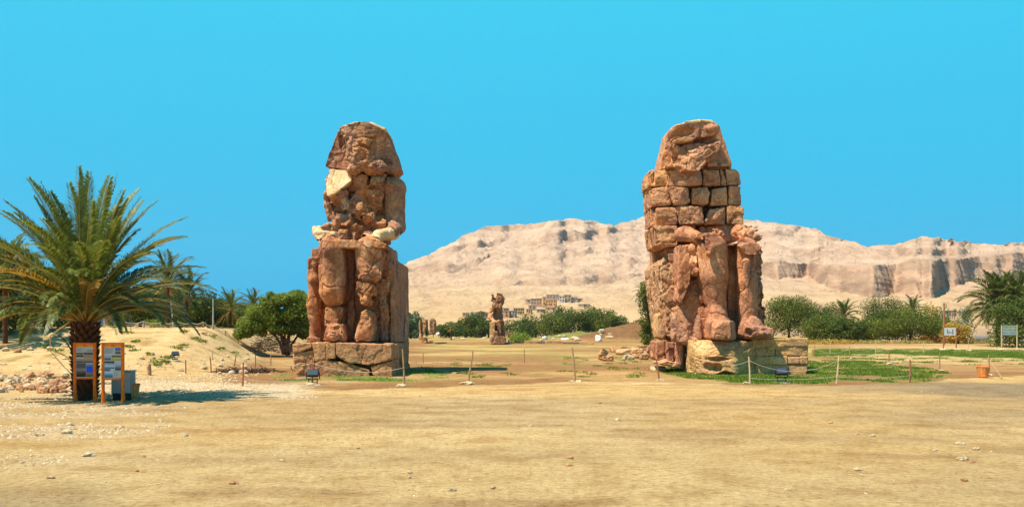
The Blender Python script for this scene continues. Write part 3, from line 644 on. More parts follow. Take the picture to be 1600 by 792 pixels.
# ================================================================ the ground
def ground_z(X, Y):
    X = np.asarray(X, float); Y = np.asarray(Y, float)
    foot = np.interp(Y, [50, 70, 84, 92, 100, 118, 135, 160, 220, 400], [22, 20.5, 22, 25, 27.6, 27, 20, 20, 40, 60])
    s = smooth((-X-foot)/7)*smooth((Y-51)/33)
    z = s*(3.15+.5*smooth((-X-38)/20))
    z = z+.5*smooth((-X-20)/4)*smooth((Y-39)/6)*(1-smooth((Y-52)/6))*0
    def hump(cx, cy, rx, ry, h): return h*np.exp(-((X-cx)/rx)**2-((Y-cy)/ry)**2)
    z = z+hump(30, 222, 12, 9, 3.9)+hump(42, 222, 9, 8, 3.3)+hump(17, 240, 8, 6, 2.3)+hump(25, 232, 6, 6, 1.5)
    z = z+hump(16.5, 70, 4.8, 1.6, .20)-hump(-2, 68, 6, 1.5, .05)
    z = z+hump(-25, 166, 12, 3, .9)+hump(-9, 186, 12, 4, .6)+hump(150, 225, 80, 8, .9)+hump(78, 235, 40, 8, .8)
    return z
def px_of(X, Y): return X*F/Y+CX, HY+EYE*F/Y
C_SAND = np.array((0.475, 0.308, 0.122)); C_SAND2 = np.array((0.52, 0.36, 0.165)); C_DIRT = np.array((0.235, 0.112, 0.042)); C_GRAVEL = np.array((0.50, 0.385, 0.24))
C_GRASS = np.array((.085, .155, .02)); C_DRYG = np.array((.26, .21, .06)); C_BROWN = np.array((0.160, 0.078, 0.035)); C_SLOPE = np.array((0.54, 0.36, 0.165)); C_GREY = np.array((0.253, 0.180, 0.097))
def ground_color(X, Y):
    px, py = px_of(X, Y); n_ = len(X)
    p = np.stack([X, Y, np.zeros(n_)], 1)
    n1 = fbm(p/9, 4, 41); n2 = fbm(p*np.array([1/4.5, 1/1.4, 1]), 4, 52); n3 = fbm(p/2.2, 4, 63); n4 = fbm(p*np.array([1/30, 1/9, 1]), 3, 74)
    c = C_SAND[None]*np.ones((n_, 1)); gm = np.zeros(n_); gr = np.zeros(n_)
    def mixin(col, m):
        nonlocal c
        m = np.clip(m, 0, 1)[:, None]; c = c*(1-m)+col*m
    mixin(C_SAND2, smooth((n1+.25)*1.2)*.8); mixin(C_DIRT, smooth((n2-.25)*1.6)*.42); mixin(C_GREY, smooth((n4-.1)*1.5)*.35)
    # compacted grey track on the right, paler drift in the middle
    mixin(C_GREY, smooth((px-1000)/350)*smooth((680-py)/60)*1.0*smooth((py-592)/8)*smooth(n1+.9)); mixin(C_GREY, smooth((py-735)/50)*smooth((250-px)/150)*.5)
    mixin(C_DIRT*.9, .6*smooth(1-np.hypot((X-np.interp(0, [0], [23.0])), (Y-45.5)*1.3)/1.6+n3*.5))
    # soil inside the rope
    edge = np.interp(px, [200, 330, 380, 500, 640, 760, 900, 1040, 1170, 1300, 1430, 1530, 1700], [560, 598, 605, 611, 606, 602, 598, 597, 603, 603, 598, 590, 586])+n3*1.6
    ins = smooth((edge-py)/1.6)*smooth((px-330-n3*14)/25)
    mixin(C_DIRT, ins*.9); mixin(C_DRYG, ins*smooth(n2*1.3+.1)*.35); mixin(C_SAND, ins*smooth((n4+.0)*2)*.45*smooth((px-640)/60))
    mixin(C_DRYG*1.25, ins*smooth((566-py)/14)*smooth((px-640)/30)*smooth(n1+.55)*.75)
    mixin(C_SAND2, ins*smooth((572-py)/10)*smooth((px-1290)/60)*.7)
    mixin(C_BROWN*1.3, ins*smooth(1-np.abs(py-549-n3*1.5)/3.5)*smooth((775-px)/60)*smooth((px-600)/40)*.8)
    mixin(C_DRYG, smooth((536-py)/6)*smooth((px-500)/60)*.55)
    mixin(C_BROWN*1.9, ins*smooth((n2+.6*n4-.15)*2.2)*.55); mixin(C_SAND*1.05, ins*smooth((n1-.25)*2.5)*.5)
    far = smooth((524-py)/5); mixin(np.array((.16, .13, .05)), far*.8)
    mixin(C_BROWN, smooth((ground_z(X, Y)-.5)/.8)*smooth((px-700)/30)*smooth((1250-px)/30)*.95)
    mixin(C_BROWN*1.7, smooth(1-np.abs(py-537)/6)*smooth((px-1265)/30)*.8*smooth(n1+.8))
    # sloping bank on the left
    z = ground_z(X, Y); bank = smooth(z*2)*smooth((600-px)/40)*(py > 500)
    mixin(C_SLOPE, bank); mixin(C_SAND2*1.05, bank*smooth(n2+.1)*.5); mixin(C_DIRT*1.5, bank*smooth((n3-.15)*1.5)*.25); mixin(C_DRYG, bank*smooth((n3-.45)*4)*.5)
    mixin(C_GREY*1.1, smooth((z-3.1)/.4)*smooth((Y-86)/4)*.8*(px < 700))
    # gravel spill and stony left corner
    g1 = smooth((1-np.abs(py-(611+(px-350)*.012)-n3*2)/(15+3*n1))*1.6)*smooth((510-px)/60)*smooth((px-60)/60)
    g2 = smooth((1-np.abs(px-70+n1*40)/(250+90*n3))*1.3)*smooth((735-py+n1*22)/60)*smooth((py-612)/18)*smooth(n2*1.2+.75)
    g = np.clip(np.maximum(g1*.95, g2*.45), 0, 1); mixin(C_GRAVEL, g); gm = g
    # grass
    gl = smooth((1-np.hypot((px-1345)/150, (py-579-(px-1345)*.045)/19))*3+n3*.45)*(px > 1255)
    gl = np.maximum(gl, smooth((1-np.hypot((px-1210)/115, (py-593)/9))*2.5+n3*.5)); gl = np.maximum(gl, smooth((1-np.hypot((px-1070)/70, (py-582-(px-1070)*.10)/7))*2+n3*.6)*.8)
    gl = np.maximum(gl, smooth((1-np.hypot((px-560)/130, (py-593)/6))*1.5+n3*.9)*.6); gl = np.maximum(gl, smooth((1-np.hypot((px-665)/45, (py-583)/5))*2+n3*.6)*.9); gl = np.maximum(gl, smooth((1-np.hypot((px-440)/30, (py-585)/4))*2+n3*.6)*.6)
    st = smooth((1-np.abs(py-np.interp(px, [1265, 1400, 1600], [551, 550, 553])-n1*1.5)/np.interp(px, [1265, 1600], [7, 6]))*2.5+n3*.5)*smooth((px-1262)/20)
    st2 = smooth((1-np.abs(py-560)/9)+n3*1.4-.45)*smooth((px-1262)/20)*.6
    gl = np.maximum(gl, np.maximum(st, st2)); gl = np.maximum(gl, smooth((1-np.abs(py-531.5)/2.5)*2)*smooth((px-800)/30)*smooth((960-px)/30)*.45)
    gl = np.maximum(gl, smooth((1-np.hypot((px-800)/260, (py-568)/22))+n3*1.4-1.0)*.45)
    n5 = fbm(p/.9, 3, 85); n6 = fbm(p/3.2, 3, 95); gl = np.clip(gl*(.75+.5*n1+.9*n5+.7*n6)*1.3-.12, 0, 1)*(ins > .2); mixin(C_DRYG*1.15, smooth(gl*4)*.55); mixin(C_GRASS, gl*.9)
    return c, gm, gl
def make_ground():
    pxs = np.concatenate([np.linspace(-1500, -120, 46)[:-1], np.linspace(-120, 1720, 620), np.linspace(1720, 3100, 46)[1:]])
    ys = np.concatenate([np.exp(np.linspace(math.log(9), math.log(300), 560)), np.exp(np.linspace(math.log(310), math.log(9000), 40))])
    A, B = np.meshgrid((pxs-CX)/F, ys); X = (A*B).ravel(); Y = B.ravel()
    z = ground_z(X, Y); c, gm, gl = ground_color(X, Y)
    p = np.stack([X, Y, X*0], 1)
    near = smooth((140-Y)/60); zz = z
    z = z+near*(.035*fbm(p/3.0, 3, 5)+.014*fbm(p/.5, 3, 6))+gm*.03*fbm(p/.25, 2, 8)
    z = z+smooth(zz*2)*(Y < 400)*(.06*fbm(p/2.5, 4, 15)+.035*fbm(p/.6, 2, 16))
    z = z+smooth((zz-.6)*2)*(Y > 150)*(Y < 400)*.35*fbm(p/2.0, 3, 17)
    nx, ny = len(pxs), len(ys); i = np.arange(nx*ny).reshape(ny, nx)
    q = np.stack([i[:-1, :-1], i[:-1, 1:], i[1:, 1:], i[1:, :-1]], -1).reshape(-1, 4)
    col = np.concatenate([c, gm[:, None]], 1)
    m, n, l, b = new_mat('dry_ground', .97); b.inputs['Specular IOR Level'].default_value = .1
    at = n.new('ShaderNodeAttribute'); at.attribute_name = 'col'; g = n.new('ShaderNodeNewGeometry'); pos = g.outputs['Position']
    a = noise_node(n, l, pos, .8, 6, .6); ar = ramp(n, l, a.outputs[0], [(.34, (.82, .75, .66)), (.5, (1, 1, 1)), (.66, (1.1, 1.12, 1.16))])
    c1 = mixc(n, l, 1, at.outputs['Color'], ar.outputs[0], 'MULTIPLY')
    mp = n.new('ShaderNodeMapping'); mp.inputs['Scale'].default_value = (1, 1, 1); l.new(pos, mp.inputs[0])
    a2 = noise_node(n, l, mp.outputs[0], 6.5, 12, .8); a2r = ramp(n, l, a2.outputs[0], [(.36, (.48, .38, .27)), (.47, (.93, .9, .86)), (.54, (1.04, 1.05, 1.06)), (.64, (1.3, 1.34, 1.42))])
    c2 = mixc(n, l, .9, c1, a2r.outputs[0], 'MULTIPLY')
    vo = n.new('ShaderNodeTexVoronoi'); vo.inputs['Scale'].default_value = 13; l.new(pos, vo.inputs['Vector'])      # little stones trodden into the dirt
    vs = n.new('ShaderNodeSeparateColor'); l.new(vo.outputs['Color'], vs.inputs[0])
    k1 = ramp(n, l, vo.outputs['Distance'], [(.0, (1, 1, 1)), (.16, (1, 1, 1)), (.22, (0, 0, 0))]); k2 = ramp(n, l, vs.outputs[0], [(.80, (0, 0, 0)), (.84, (1, 1, 1))])
    mm = n.new('ShaderNodeMath'); mm.operation = 'MULTIPLY'; l.new(k1.outputs[0], mm.inputs[0]); l.new(k2.outputs[0], mm.inputs[1])
    kc = ramp(n, l, vs.outputs[1], [(.35, (.20, .13, .08)), (.5, (.45, .33, .2)), (.8, (.68, .58, .42))])
    c3 = mixc(n, l, mm.outputs[0], c2, kc.outputs[0])
    l.new(c3, b.inputs['Base Color'])
    f = noise_node(n, l, pos, 14, 6, .7); nb = bump(n, l, a2.outputs[0], 1, .09); nb = bump(n, l, f.outputs[0], .9, .035, nb); nb = bump(n, l, mm.outputs[0], .8, .03, nb); l.new(nb, b.inputs['Normal'])
    M['ground'] = m
    me = mesh_np('ground', np.stack([X, Y, z], 1), q, m, True, col)
    tag(obj('ground', me), kind='structure')
    b2_ = MB().add([(-9000, -4000, -.5), (9000, -4000, -.5), (9000, 9, -.5), (-9000, 9, -.5)], [(0, 1, 2, 3)])
    m2 = flat_mat('far_sand', C_SAND, .95, .1, .2); tag(b2_.build('sand_plain', m2), kind='structure')
make_ground()
def G(px, py, dz=0):
    """the ground point seen at this photo pixel"""
    a = np.exp(np.linspace(math.log(12), math.log(1500), 3000)); X = (px-CX)/F*a; rz = EYE-(py-HY)/F*a
    k = np.argmax(ground_z(X, a) >= rz); return np.array([X[k], a[k], ground_z(X[k], a[k])+dz])

# ================================================================ the desert mountain
RIDGE = [(430, 497), (478, 488), (520, 462), (560, 442), (600, 426), (628, 412), (660, 402), (690, 386), (706, 378), (735, 364), (760, 355), (800, 350), (835, 350), (860, 345), (900, 342), (925, 345), (945, 351), (960, 352), (985, 344), (1010, 338), (1035, 333), (1080, 331), (1120, 335), (1165, 343), (1200, 347), (1250, 353), (1280, 361), (1295, 371), (1335, 378), (1358, 386), (1390, 384), (1420, 376), (1440, 371), (1455, 371), (1480, 375), (1520, 379), (1560, 381), (1600, 378), (1700, 368), (1900, 350), (2200, 360), (2600, 420)]
BANDS = [  # cliffs: (x, top row, foot row), how steep
    ([(1150, 409, 411), (1195, 410, 432), (1215, 411, 440), (1250, 412, 438), (1262, 412, 434), (1300, 413, 452), (1345, 415, 462), (1362, 416, 465), (1400, 412, 456), (1425, 404, 462), (1455, 406, 468), (1470, 408, 452), (1520, 402, 440), (1560, 399, 440), (1600, 394, 432), (1750, 388, 425), (2200, 400, 430)], .10),
    ([(1360, 392, 393), (1395, 390, 399), (1440, 388, 401), (1500, 390, 400), (1520, 393, 394)], .2),
    ([(1290, 371, 374), (1320, 374, 381), (1356, 384, 389), (1362, 386, 388)], .3), ([(1430, 372, 376), (1480, 376, 383), (1560, 381, 388), (1600, 380, 384)], .25),
    ([(1150, 361, 372), (1210, 359, 369), (1280, 361, 363)], .3),
    ([(830, 377, 378), (860, 366, 382), (900, 362, 380), (930, 358, 372), (965, 356, 362), (990, 357, 358)], .2),
    ([(745, 357, 360), (800, 351, 361), (830, 351, 360), (860, 346, 354), (910, 343, 350), (940, 350, 353)], .3),
    ([(688, 389, 390), (715, 383, 394), (745, 379, 389), (765, 376, 386), (790, 376, 377)], .2),
    ([(600, 420, 432), (628, 420, 436), (660, 416, 430), (700, 414, 429), (735, 410, 422), (770, 407, 408)], .2),
    ([(770, 442, 443), (800, 440, 448), (860, 434, 447), (900, 431, 445), (935, 432, 442), (990, 432, 437), (1030, 430, 434)], .2),
    ([(800, 416, 418), (830, 398, 412), (870, 396, 408), (920, 394, 404), (960, 394, 398)], .35), ([(905, 418, 420), (960, 414, 420), (1010, 410, 418), (1040, 410, 412)], .4),
    ([(820, 424, 426), (850, 420, 430), (880, 420, 428)], .35)]
def make_mountain():
    pxs = np.linspace(430, 2500, 1150); pxs = np.concatenate([np.linspace(430, 1640, 980), np.linspace(1640, 2600, 160)[1:]]); nV = 300
    ridge = np.interp(pxs, [a for a, b_ in RIDGE], [b_ for a, b_ in RIDGE])
    foot = 508.0; Yf, Yr = 560.0, 2100.0
    V = np.zeros((nV, len(pxs), 3)); steep = np.zeros((nV, len(pxs)))
    jt = fbm(np.stack([pxs/23, pxs*0, pxs*0], 1), 3, 401); jb = fbm(np.stack([pxs/17, pxs*0, pxs*0+5], 1), 3, 402)
    YS = np.zeros((len(pxs), 600)); IB = np.zeros((len(pxs), 600))
    for j, px in enumerate(pxs):
        y = np.linspace(foot, ridge[j], 600); w = np.ones(600)*(.35+1.2*np.linspace(0, 1, 600))
        inb = np.zeros(600)
        for pts, st in BANDS:
            xs = [p_[0] for p_ in pts]
            if px < xs[0] or px > xs[-1]: continue
            t_ = np.interp(px, xs, [p_[1] for p_ in pts]); b_ = np.interp(px, xs, [p_[2] for p_ in pts])
            t_ += 1.1*jt[j]; b_ += 2.4*jb[j]
            if b_-t_ < .8: continue
            m = (y > t_) & (y < b_); w[m] *= st; inb[m] = (1-st)*(1 if st < .15 else .5)
        YS[j] = w; IB[j] = inb
    for k in range(14):
        YS[1:-1] = (YS[:-2]+YS[1:-1]+YS[2:])/3
    for k in range(1): IB[1:-1] = (IB[:-2]+IB[1:-1]+IB[2:])/3
    for j, px in enumerate(pxs):
        y = np.linspace(foot, ridge[j], 600); w = YS[j]; inb = IB[j]
        cw = np.concatenate([[0], np.cumsum(w)[:-1]])*(foot-ridge[j])/600; Ys = Yf+(Yr-Yf)*cw/125.0
        # samples: even in the picture rows but denser on the cliffs
        d = np.ones(600)+inb*1.2; cd = np.cumsum(d); cd = (cd-cd[0])/(cd[-1]-cd[0]); s_ = np.interp(np.linspace(0, 1, nV), cd, np.arange(600))
        yy = np.interp(s_, np.arange(600), y); YY = np.interp(s_, np.arange(600), Ys)
        V[:, j, 0] = (px-CX)/F*YY; V[:, j, 1] = YY; V[:, j, 2] = EYE-(yy-HY)/F*YY; steep[:, j] = np.interp(s_, np.arange(600), inb)
    # run the columns smooth sideways a little, then carve
    for k in range(0):
        V[:, 1:-1, 1] = (V[:, :-2, 1]+2*V[:, 1:-1, 1]+V[:, 2:, 1])/4
    rows_y = HY-(V[:, :, 2]-EYE)*F/np.maximum(V[:, :, 1], 1)
    Vf = V.reshape(-1, 3); sf = steep.ravel(); p = Vf.copy()
    q3 = np.stack([p[:, 0]/30+fbm(p/60, 2, 3)*.6+np.floor(p[:, 2]/45)*3.7*(sf < .6), p[:, 1]/300, p[:, 2]/90], 1)
    rib = 1-np.abs(fbm(q3, 4, 301, .6)); rib2 = 1-np.abs(fbm(np.stack([p[:, 0]/11, p[:, 1]/200, p[:, 2]/60], 1), 3, 311))
    gul = fbm(np.stack([p[:, 0]/95+p[:, 1]/300, p[:, 1]/120, p[:, 2]/100], 1), 5, 321, .55); gr = 1-np.abs(fbm(np.stack([p[:, 0]/60+p[:, 1]/110, p[:, 1]/90-p[:, 0]/200, p[:, 2]/60], 1), 4, 331, .55))
    fade = smooth((Vf[:, 1]-600)/200)
    big = fbm(np.stack([p[:, 0]/140, p[:, 2]/400, p[:, 2]*0], 1), 2, 345)
    rib3 = 1-np.abs(fbm(np.stack([p[:, 0]/15+.4*fbm(p/50, 2, 8), p[:, 1]/260, p[:, 2]/110], 1), 3, 306))
    dY = -sf*np.where(sf > .62, 1, .45)*(2*(rib-.6)+6.5*(rib3-.6)+3.5*(rib2-.6)+1.5*big)*fade
    dZ = (1-sf)*fade*(8*gul+5*(gr-.6)+3.4*fbm(p/16, 4, 351))*smooth((Vf[:, 1]-700)/700)*1.2+fade*1.3*fbm(p/8, 3, 361)
    dZ = dZ+(1-sf)*fade*1.8*np.clip(fbm(np.stack([p[:, 0]/260, p[:, 1]/260, (p[:, 2]+.035*p[:, 0]+8*fbm(p/160, 2, 391))/5.5], 1), 3, 392), -1, 1); z0 = Vf[:, 2].copy(); rowi = np.repeat(np.arange(nV), len(pxs)); top_ = smooth((nV-1-rowi)/14.0); dY = dY*(.15+.85*top_); dZ = dZ*(.45+.55*top_); sc = (Vf[:, 1]+dY)/Vf[:, 1]
    Vn = np.stack([Vf[:, 0]*sc**0, Vf[:, 1]+dY, z0+dZ*.8], 1)
    ledge = fbm(np.stack([p[:, 0]/300, p[:, 1]/900, p[:, 2]/7], 1), 3, 371); Vn[:, 1] -= sf*1.5*ledge
    i = np.arange(len(Vn)).reshape(nV, len(pxs))
    q = np.stack([i[:-1, :-1], i[:-1, 1:], i[1:, 1:], i[1:, :-1]], -1).reshape(-1, 4)
    # back slope so that the ridge has a far side
    back = Vn[i[-1]].copy(); back[:, 1] += 900; back[:, 2] = -5; nb = len(Vn); Vn = np.concatenate([Vn, back]); k = nb+np.arange(len(pxs))
    q = np.concatenate([q, np.stack([i[-1, :-1], i[-1, 1:], k[1:], k[:-1]], -1)])
    front = Vn[i[0]].copy(); front[:, 1] -= 60; front[:, 2] = -3; nb = len(Vn); Vn = np.concatenate([Vn, front]); k = nb+np.arange(len(pxs))
    q = np.concatenate([q, np.stack([k[:-1], k[1:], i[0, 1:], i[0, :-1]], -1)])
    # rock where there are cliffs, pale scree elsewhere, yellower sand at the foot
    hgt = smooth((np.abs(rows_y.ravel()-500))/95)
    scree_lo = np.array((.45, .295, .15)); scree_hi = np.array((.42, .295, .205)); rock = np.array((.34, .215, .14))
    c = scree_lo*(1-hgt[:, None])+scree_hi*hgt[:, None]
    rk = np.clip(np.where(sf > .62, sf*1.1, sf*1.7)+.55*smooth((gr-.78)*4)*(1-sf)*fade*smooth(gul+.6), 0, 1)[:, None]
    pn = fbm(p*np.array([1/60, 1/90, 1/6]), 4, 381)[:, None]
    st_ = fbm(np.stack([p[:, 0]/260, p[:, 1]/260, (p[:, 2]+.035*p[:, 0]+8*fbm(p/160, 2, 391))/5.5], 1), 3, 392)[:, None]; ledges = smooth((st_-.12)*3.2)*smooth((fbm(p/130, 3, 393)[:, None]+.25)*2)*fade[:, None]*.6
    rk = np.maximum(rk, ledges*hgt[:, None]); c = c*(1-.85*rk)+rock*.85*rk; vs_ = fbm(np.stack([p[:, 0]/7, p[:, 1]/90, p[:, 2]/30], 1), 3, 395)[:, None]; c = c*(1+.12*pn)*(1+.28*rk*vs_); c = np.concatenate([c, np.tile(rock, (2*len(pxs), 1))])
    m, n, l, b = new_mat('desert_rock', .97); b.inputs['Specular IOR Level'].default_value = .05
    at = n.new('ShaderNodeAttribute'); at.attribute_name = 'col'; g = n.new('ShaderNodeNewGeometry')
    mp = n.new('ShaderNodeMapping'); mp.inputs['Scale'].default_value = (1, .35, 1.3); l.new(g.outputs['Position'], mp.inputs[0])
    a = noise_node(n, l, mp.outputs[0], .035, 12, .7, .5); ar = ramp(n, l, a.outputs[0], [(.33, (.74, .70, .68)), (.5, (1, 1, 1)), (.7, (1.12, 1.1, 1.08))])
    l.new(mixc(n, l, .9, at.outputs['Color'], ar.outputs[0], 'MULTIPLY'), b.inputs['Base Color'])
    l.new(bump(n, l, a.outputs[0], .9, 9), b.inputs['Normal'])
    tag(obj('desert_mountain', mesh_np('desert_mountain', Vn, q, m, True, c)), kind='structure')
    return pxs, rows_y, V
MT = make_mountain()
def hill_point(px, py):
    """where the mountain's surface is seen at this photo pixel"""
    pxs, rows, V = MT; j = int(np.argmin(np.abs(pxs-px))); r_ = rows[:, j]; k = int(np.argmin(np.abs(r_-py)))
    return V[k, j]*np.array([1, 1, 1])

# ================================================================ loose stones
def stones(name, label, n, accept, box, size, seed, mat, sq=.6):
    r_ = np.random.default_rng(seed); px = r_.uniform(box[0], box[1], n*4); iy = r_.uniform(1/(box[3]-HY), 1/(box[2]-HY), n*4); Y = EYE*F*iy; X = (px-CX)/F*Y
    c, gm, gl = ground_color(X, Y); k = r_.random(n*4) < accept(gm, gl, px, HY+EYE*F/Y); X, Y = X[k][:n], Y[k][:n]; m = len(X); z = ground_z(X, Y)
    s = size*(.4+r_.random(m)**3*1.6)*(.5+.5*np.minimum(Y/35, 1.4)); base = np.array([[math.cos(a), math.sin(a), 0] for a in np.linspace(0, 2*math.pi, 6)[:-1]]+[[.45, .1, 1], [-.4, .25, .9], [0, -.45, .85]])
    v = base[None]*np.stack([s*(.7+.6*r_.random(m)), s*(.7+.6*r_.random(m)), s*sq], 1)[:, None, :]*(.75+.5*r_.random((m, 8, 1)))
    a = r_.random(m)*6.28; ca, sa = np.cos(a)[:, None], np.sin(a)[:, None]; x = v[:, :, 0]*ca-v[:, :, 1]*sa; y = v[:, :, 0]*sa+v[:, :, 1]*ca
    v = np.stack([x+X[:, None], y+Y[:, None], v[:, :, 2]+z[:, None]-.01], -1)
    f = np.array([(0, 1, 5), (1, 6, 5), (1, 2, 6), (2, 3, 6), (3, 7, 6), (3, 4, 7), (4, 0, 7), (0, 5, 7), (5, 6, 7)]); q = (np.arange(m)[:, None, None]*8+f[None]).reshape(-1, 3)
    tag(obj(name, mesh_np(name, v.reshape(-1, 3), q, mat)), label, 'stones', kind='stuff')
def pebble_mat(name, dark, mid, light):
    m, n, l, b = new_mat(name, .95); g = n.new('ShaderNodeNewGeometry'); r_ = ramp(n, l, g.outputs['Random Per Island'], [(0, dark), (.3, mid), (.8, mid), (1, light)]); l.new(r_.outputs[0], b.inputs['Base Color']); return m
M['gravel'] = pebble_mat('gravel_stones', (.24, .16, .09), (.42, .31, .18), (.56, .46, .32)); M['pebble'] = pebble_mat('path_pebbles', (.12, .075, .04), (.38, .26, .13), (.62, .52, .36))
stones('gravel', 'pale gravel spilled over the ground at the left', 26000, lambda gm, gl, px, py: gm*.9, (0, 520, 590, 760), .035, 51, M['gravel'])
stones('pebbles', 'small pebbles scattered over the sandy path', 18000, lambda gm, gl, px, py: .5, (-60, 1660, 606, 860), .017, 52, M['pebble'])
stones('bank_rubble', 'small stones on the sandy bank at the left', 5000, lambda gm, gl, px, py: smooth((440-px)/120)*.7*(ground_z((px-CX)/F*EYE*F/(py-HY), EYE*F/(py-HY)) < .8), (-60, 440, 556, 606), .045, 53, M['gravel'])
# ================================================================ plants
def leaf_mat(name, dark, mid, light, trans=.35, rough=.6):
    m, n, l, b = new_mat(name, rough); b.inputs['Specular IOR Level'].default_value = .25
    g = n.new('ShaderNodeNewGeometry'); r_ = ramp(n, l, g.outputs['Random Per Island'], [(0, dark), (.45, mid), (.85, mid), (1, light)])
    x = noise_node(n, l, g.outputs['Position'], .55, 3); xr = ramp(n, l, x.outputs[0], [(.35, (.7, .74, .7)), (.65, (1.25, 1.2, 1.1))])
    c = mixc(n, l, 1, r_.outputs[0], xr.outputs[0], 'MULTIPLY'); l.new(c, b.inputs['Base Color'])
    t = n.new('ShaderNodeBsdfTranslucent'); tcl = mixc(n, l, 1, c, (1.5, 1.5, .7), 'MULTIPLY'); l.new(tcl, t.inputs[0])
    ms = n.new('ShaderNodeMixShader'); ms.inputs[0].default_value = trans; l.new(b.outputs[0], ms.inputs[1]); l.new(t.outputs[0], ms.inputs[2])
    l.new(ms.outputs[0], n['Material Output'].inputs[0]); return m
M['leaf_bright'] = leaf_mat('acacia_leaves', (.07, .10, .012), (.15, .19, .02), (.26, .29, .04))
M['leaf_dark'] = leaf_mat('dark_tree_leaves', (.03, .045, .008), (.07, .10, .012), (.15, .17, .025), .25)
M['leaf_mid'] = leaf_mat('bush_leaves', (.045, .06, .008), (.11, .135, .012), (.22, .22, .03), .3)
M['leaf_blue'] = leaf_mat('bluish_tree_leaves', (.06, .09, .05), (.11, .16, .08), (.2, .24, .12), .25)
M['leaf_yellow'] = leaf_mat('dry_yellow_leaves', (.22, .13, .02), (.40, .26, .05), (.55, .36, .08), .3)
M['palm'] = leaf_mat('palm_leaflets', (.055, .075, .022), (.145, .18, .05), (.34, .37, .17), .3, .45)
M['palm_dark'] = leaf_mat('far_palm_leaflets', (.04, .06, .02), (.09, .12, .035), (.2, .22, .08), .25, .5)
M['palm_dry'] = leaf_mat('dry_palm_leaflets', (.25, .14, .03), (.42, .26, .06), (.5, .36, .12), .25, .5)
M['rachis'] = flat_mat('frond_stalk', (.40, .25, .06), .6)
M['bark'] = flat_mat('dark_bark', (.07, .045, .03), .95, .35, 8)
M['palm_bark'] = flat_mat('palm_bark', (.11, .045, .022), .95, .4, 9)
M['grass'] = leaf_mat('grass_blades', (.07, .115, .01), (.135, .19, .018), (.30, .31, .06), .3)
M['drygrass'] = leaf_mat('dry_grass_blades', (.20, .17, .04), (.30, .26, .07), (.42, .35, .12), .3)

def leaves(rng_, centers, radii, n, size, flat=.85, up=.35):
    k = rng_.choice(len(centers), n, p=(radii[:, :2].prod(1)/radii[:, :2].prod(1).sum()))
    d = rng_.normal(size=(n, 3)); d /= np.linalg.norm(d, axis=1)[:, None]
    rad = rng_.random(n)**.33*.95+.12*rng_.random(n); c = centers[k]+d*radii[k]*rad[:, None]
    nn = d*.5+rng_.normal(size=(n, 3))*.6; nn[:, 2] += up; nn /= np.linalg.norm(nn, axis=1)[:, None]
    a = np.cross(nn, rng_.normal(size=(n, 3))); a /= np.linalg.norm(a, axis=1)[:, None]+1e-9; b = np.cross(nn, a)
    s = size*(.55+.9*rng_.random(n))[:, None]
    v = np.stack([c-a*s*.5-b*s*.12, c+b*s*.32-a*s*.05, c+a*s*.55, c-b*s*.30+a*s*.1], 1).reshape(-1, 3)
    return v, np.arange(n*4).reshape(n, 4)
def crown_mesh(seed, w, h, z0, n, size, nclump=34, shape='dome'):
    r_ = np.random.default_rng(seed); C = []; Rr = []
    for i in range(nclump):
        d = r_.normal(size=3); d /= np.linalg.norm(d); d[2] = r_.uniform(-.75, 1.0)
        t = .45+.5*r_.random()**.5; s = .17+.15*r_.random()
        q_ = math.sqrt(max(.15, 1-.75*max(0, d[2])**2)); dd = math.hypot(d[0], d[1])+1e-6; C.append((d[0]/dd*w/2*t*q_, d[1]/dd*w/2*t*q_, z0+h*.47+d[2]*h*.47*(.6+.4*t))); Rr.append((w*s, w*s, h*s*.8))
    C.append((0, 0, z0+h*.45)); Rr.append((w*.33, w*.33, h*.36))
    C = np.array(C); C[:, 2] = np.maximum(C[:, 2], z0+h*.08)
    v, q = leaves(r_, C, np.array(Rr), n, size); v[:, 2] = np.where(v[:, 2] < .05, .05+.2*r_.random(len(v)), v[:, 2])
    return v, q
def trunk_mb(seed, H, r0, spread, limbs=5):
    r_ = random.Random(seed); mb = MB()
    fork = H*.35; mb.tube([(0, 0, -.2), (r_.uniform(-.1, .1)*H*.2, 0, fork*.5), (r_.uniform(-.1, .1)*H*.2, 0, fork)], [r0*1.25, r0, r0*.85], 8)
    for i in range(limbs):
        a = 2*math.pi*i/limbs+r_.random(); e = spread*(.5+.5*r_.random()); z = H*(.75+.3*r_.random())
        p1 = (math.cos(a)*e*.35, math.sin(a)*e*.35, fork+(z-fork)*.4); p2 = (math.cos(a)*e, math.sin(a)*e, z)
        mb.tube([(0, 0, fork*.85), p1, p2], [r0*.6, r0*.38, r0*.12], 6)
    return mb
def tree(name, label, cat, loc, w, h, mat, seed, n=3500, size=.34, z0=0, trunk=.2, group=None, nclump=34, lean=0):
    t = thing(name, label, cat, loc, 0, group)
    v, q = crown_mesh(seed, w, h-z0, z0, n, size, nclump); obj('crown', mesh_np('crown', v, q, mat), t)
    tb = trunk_mb(seed, h*.75, trunk, w*.28); tb.build('trunk', M['bark'], t, True); return t
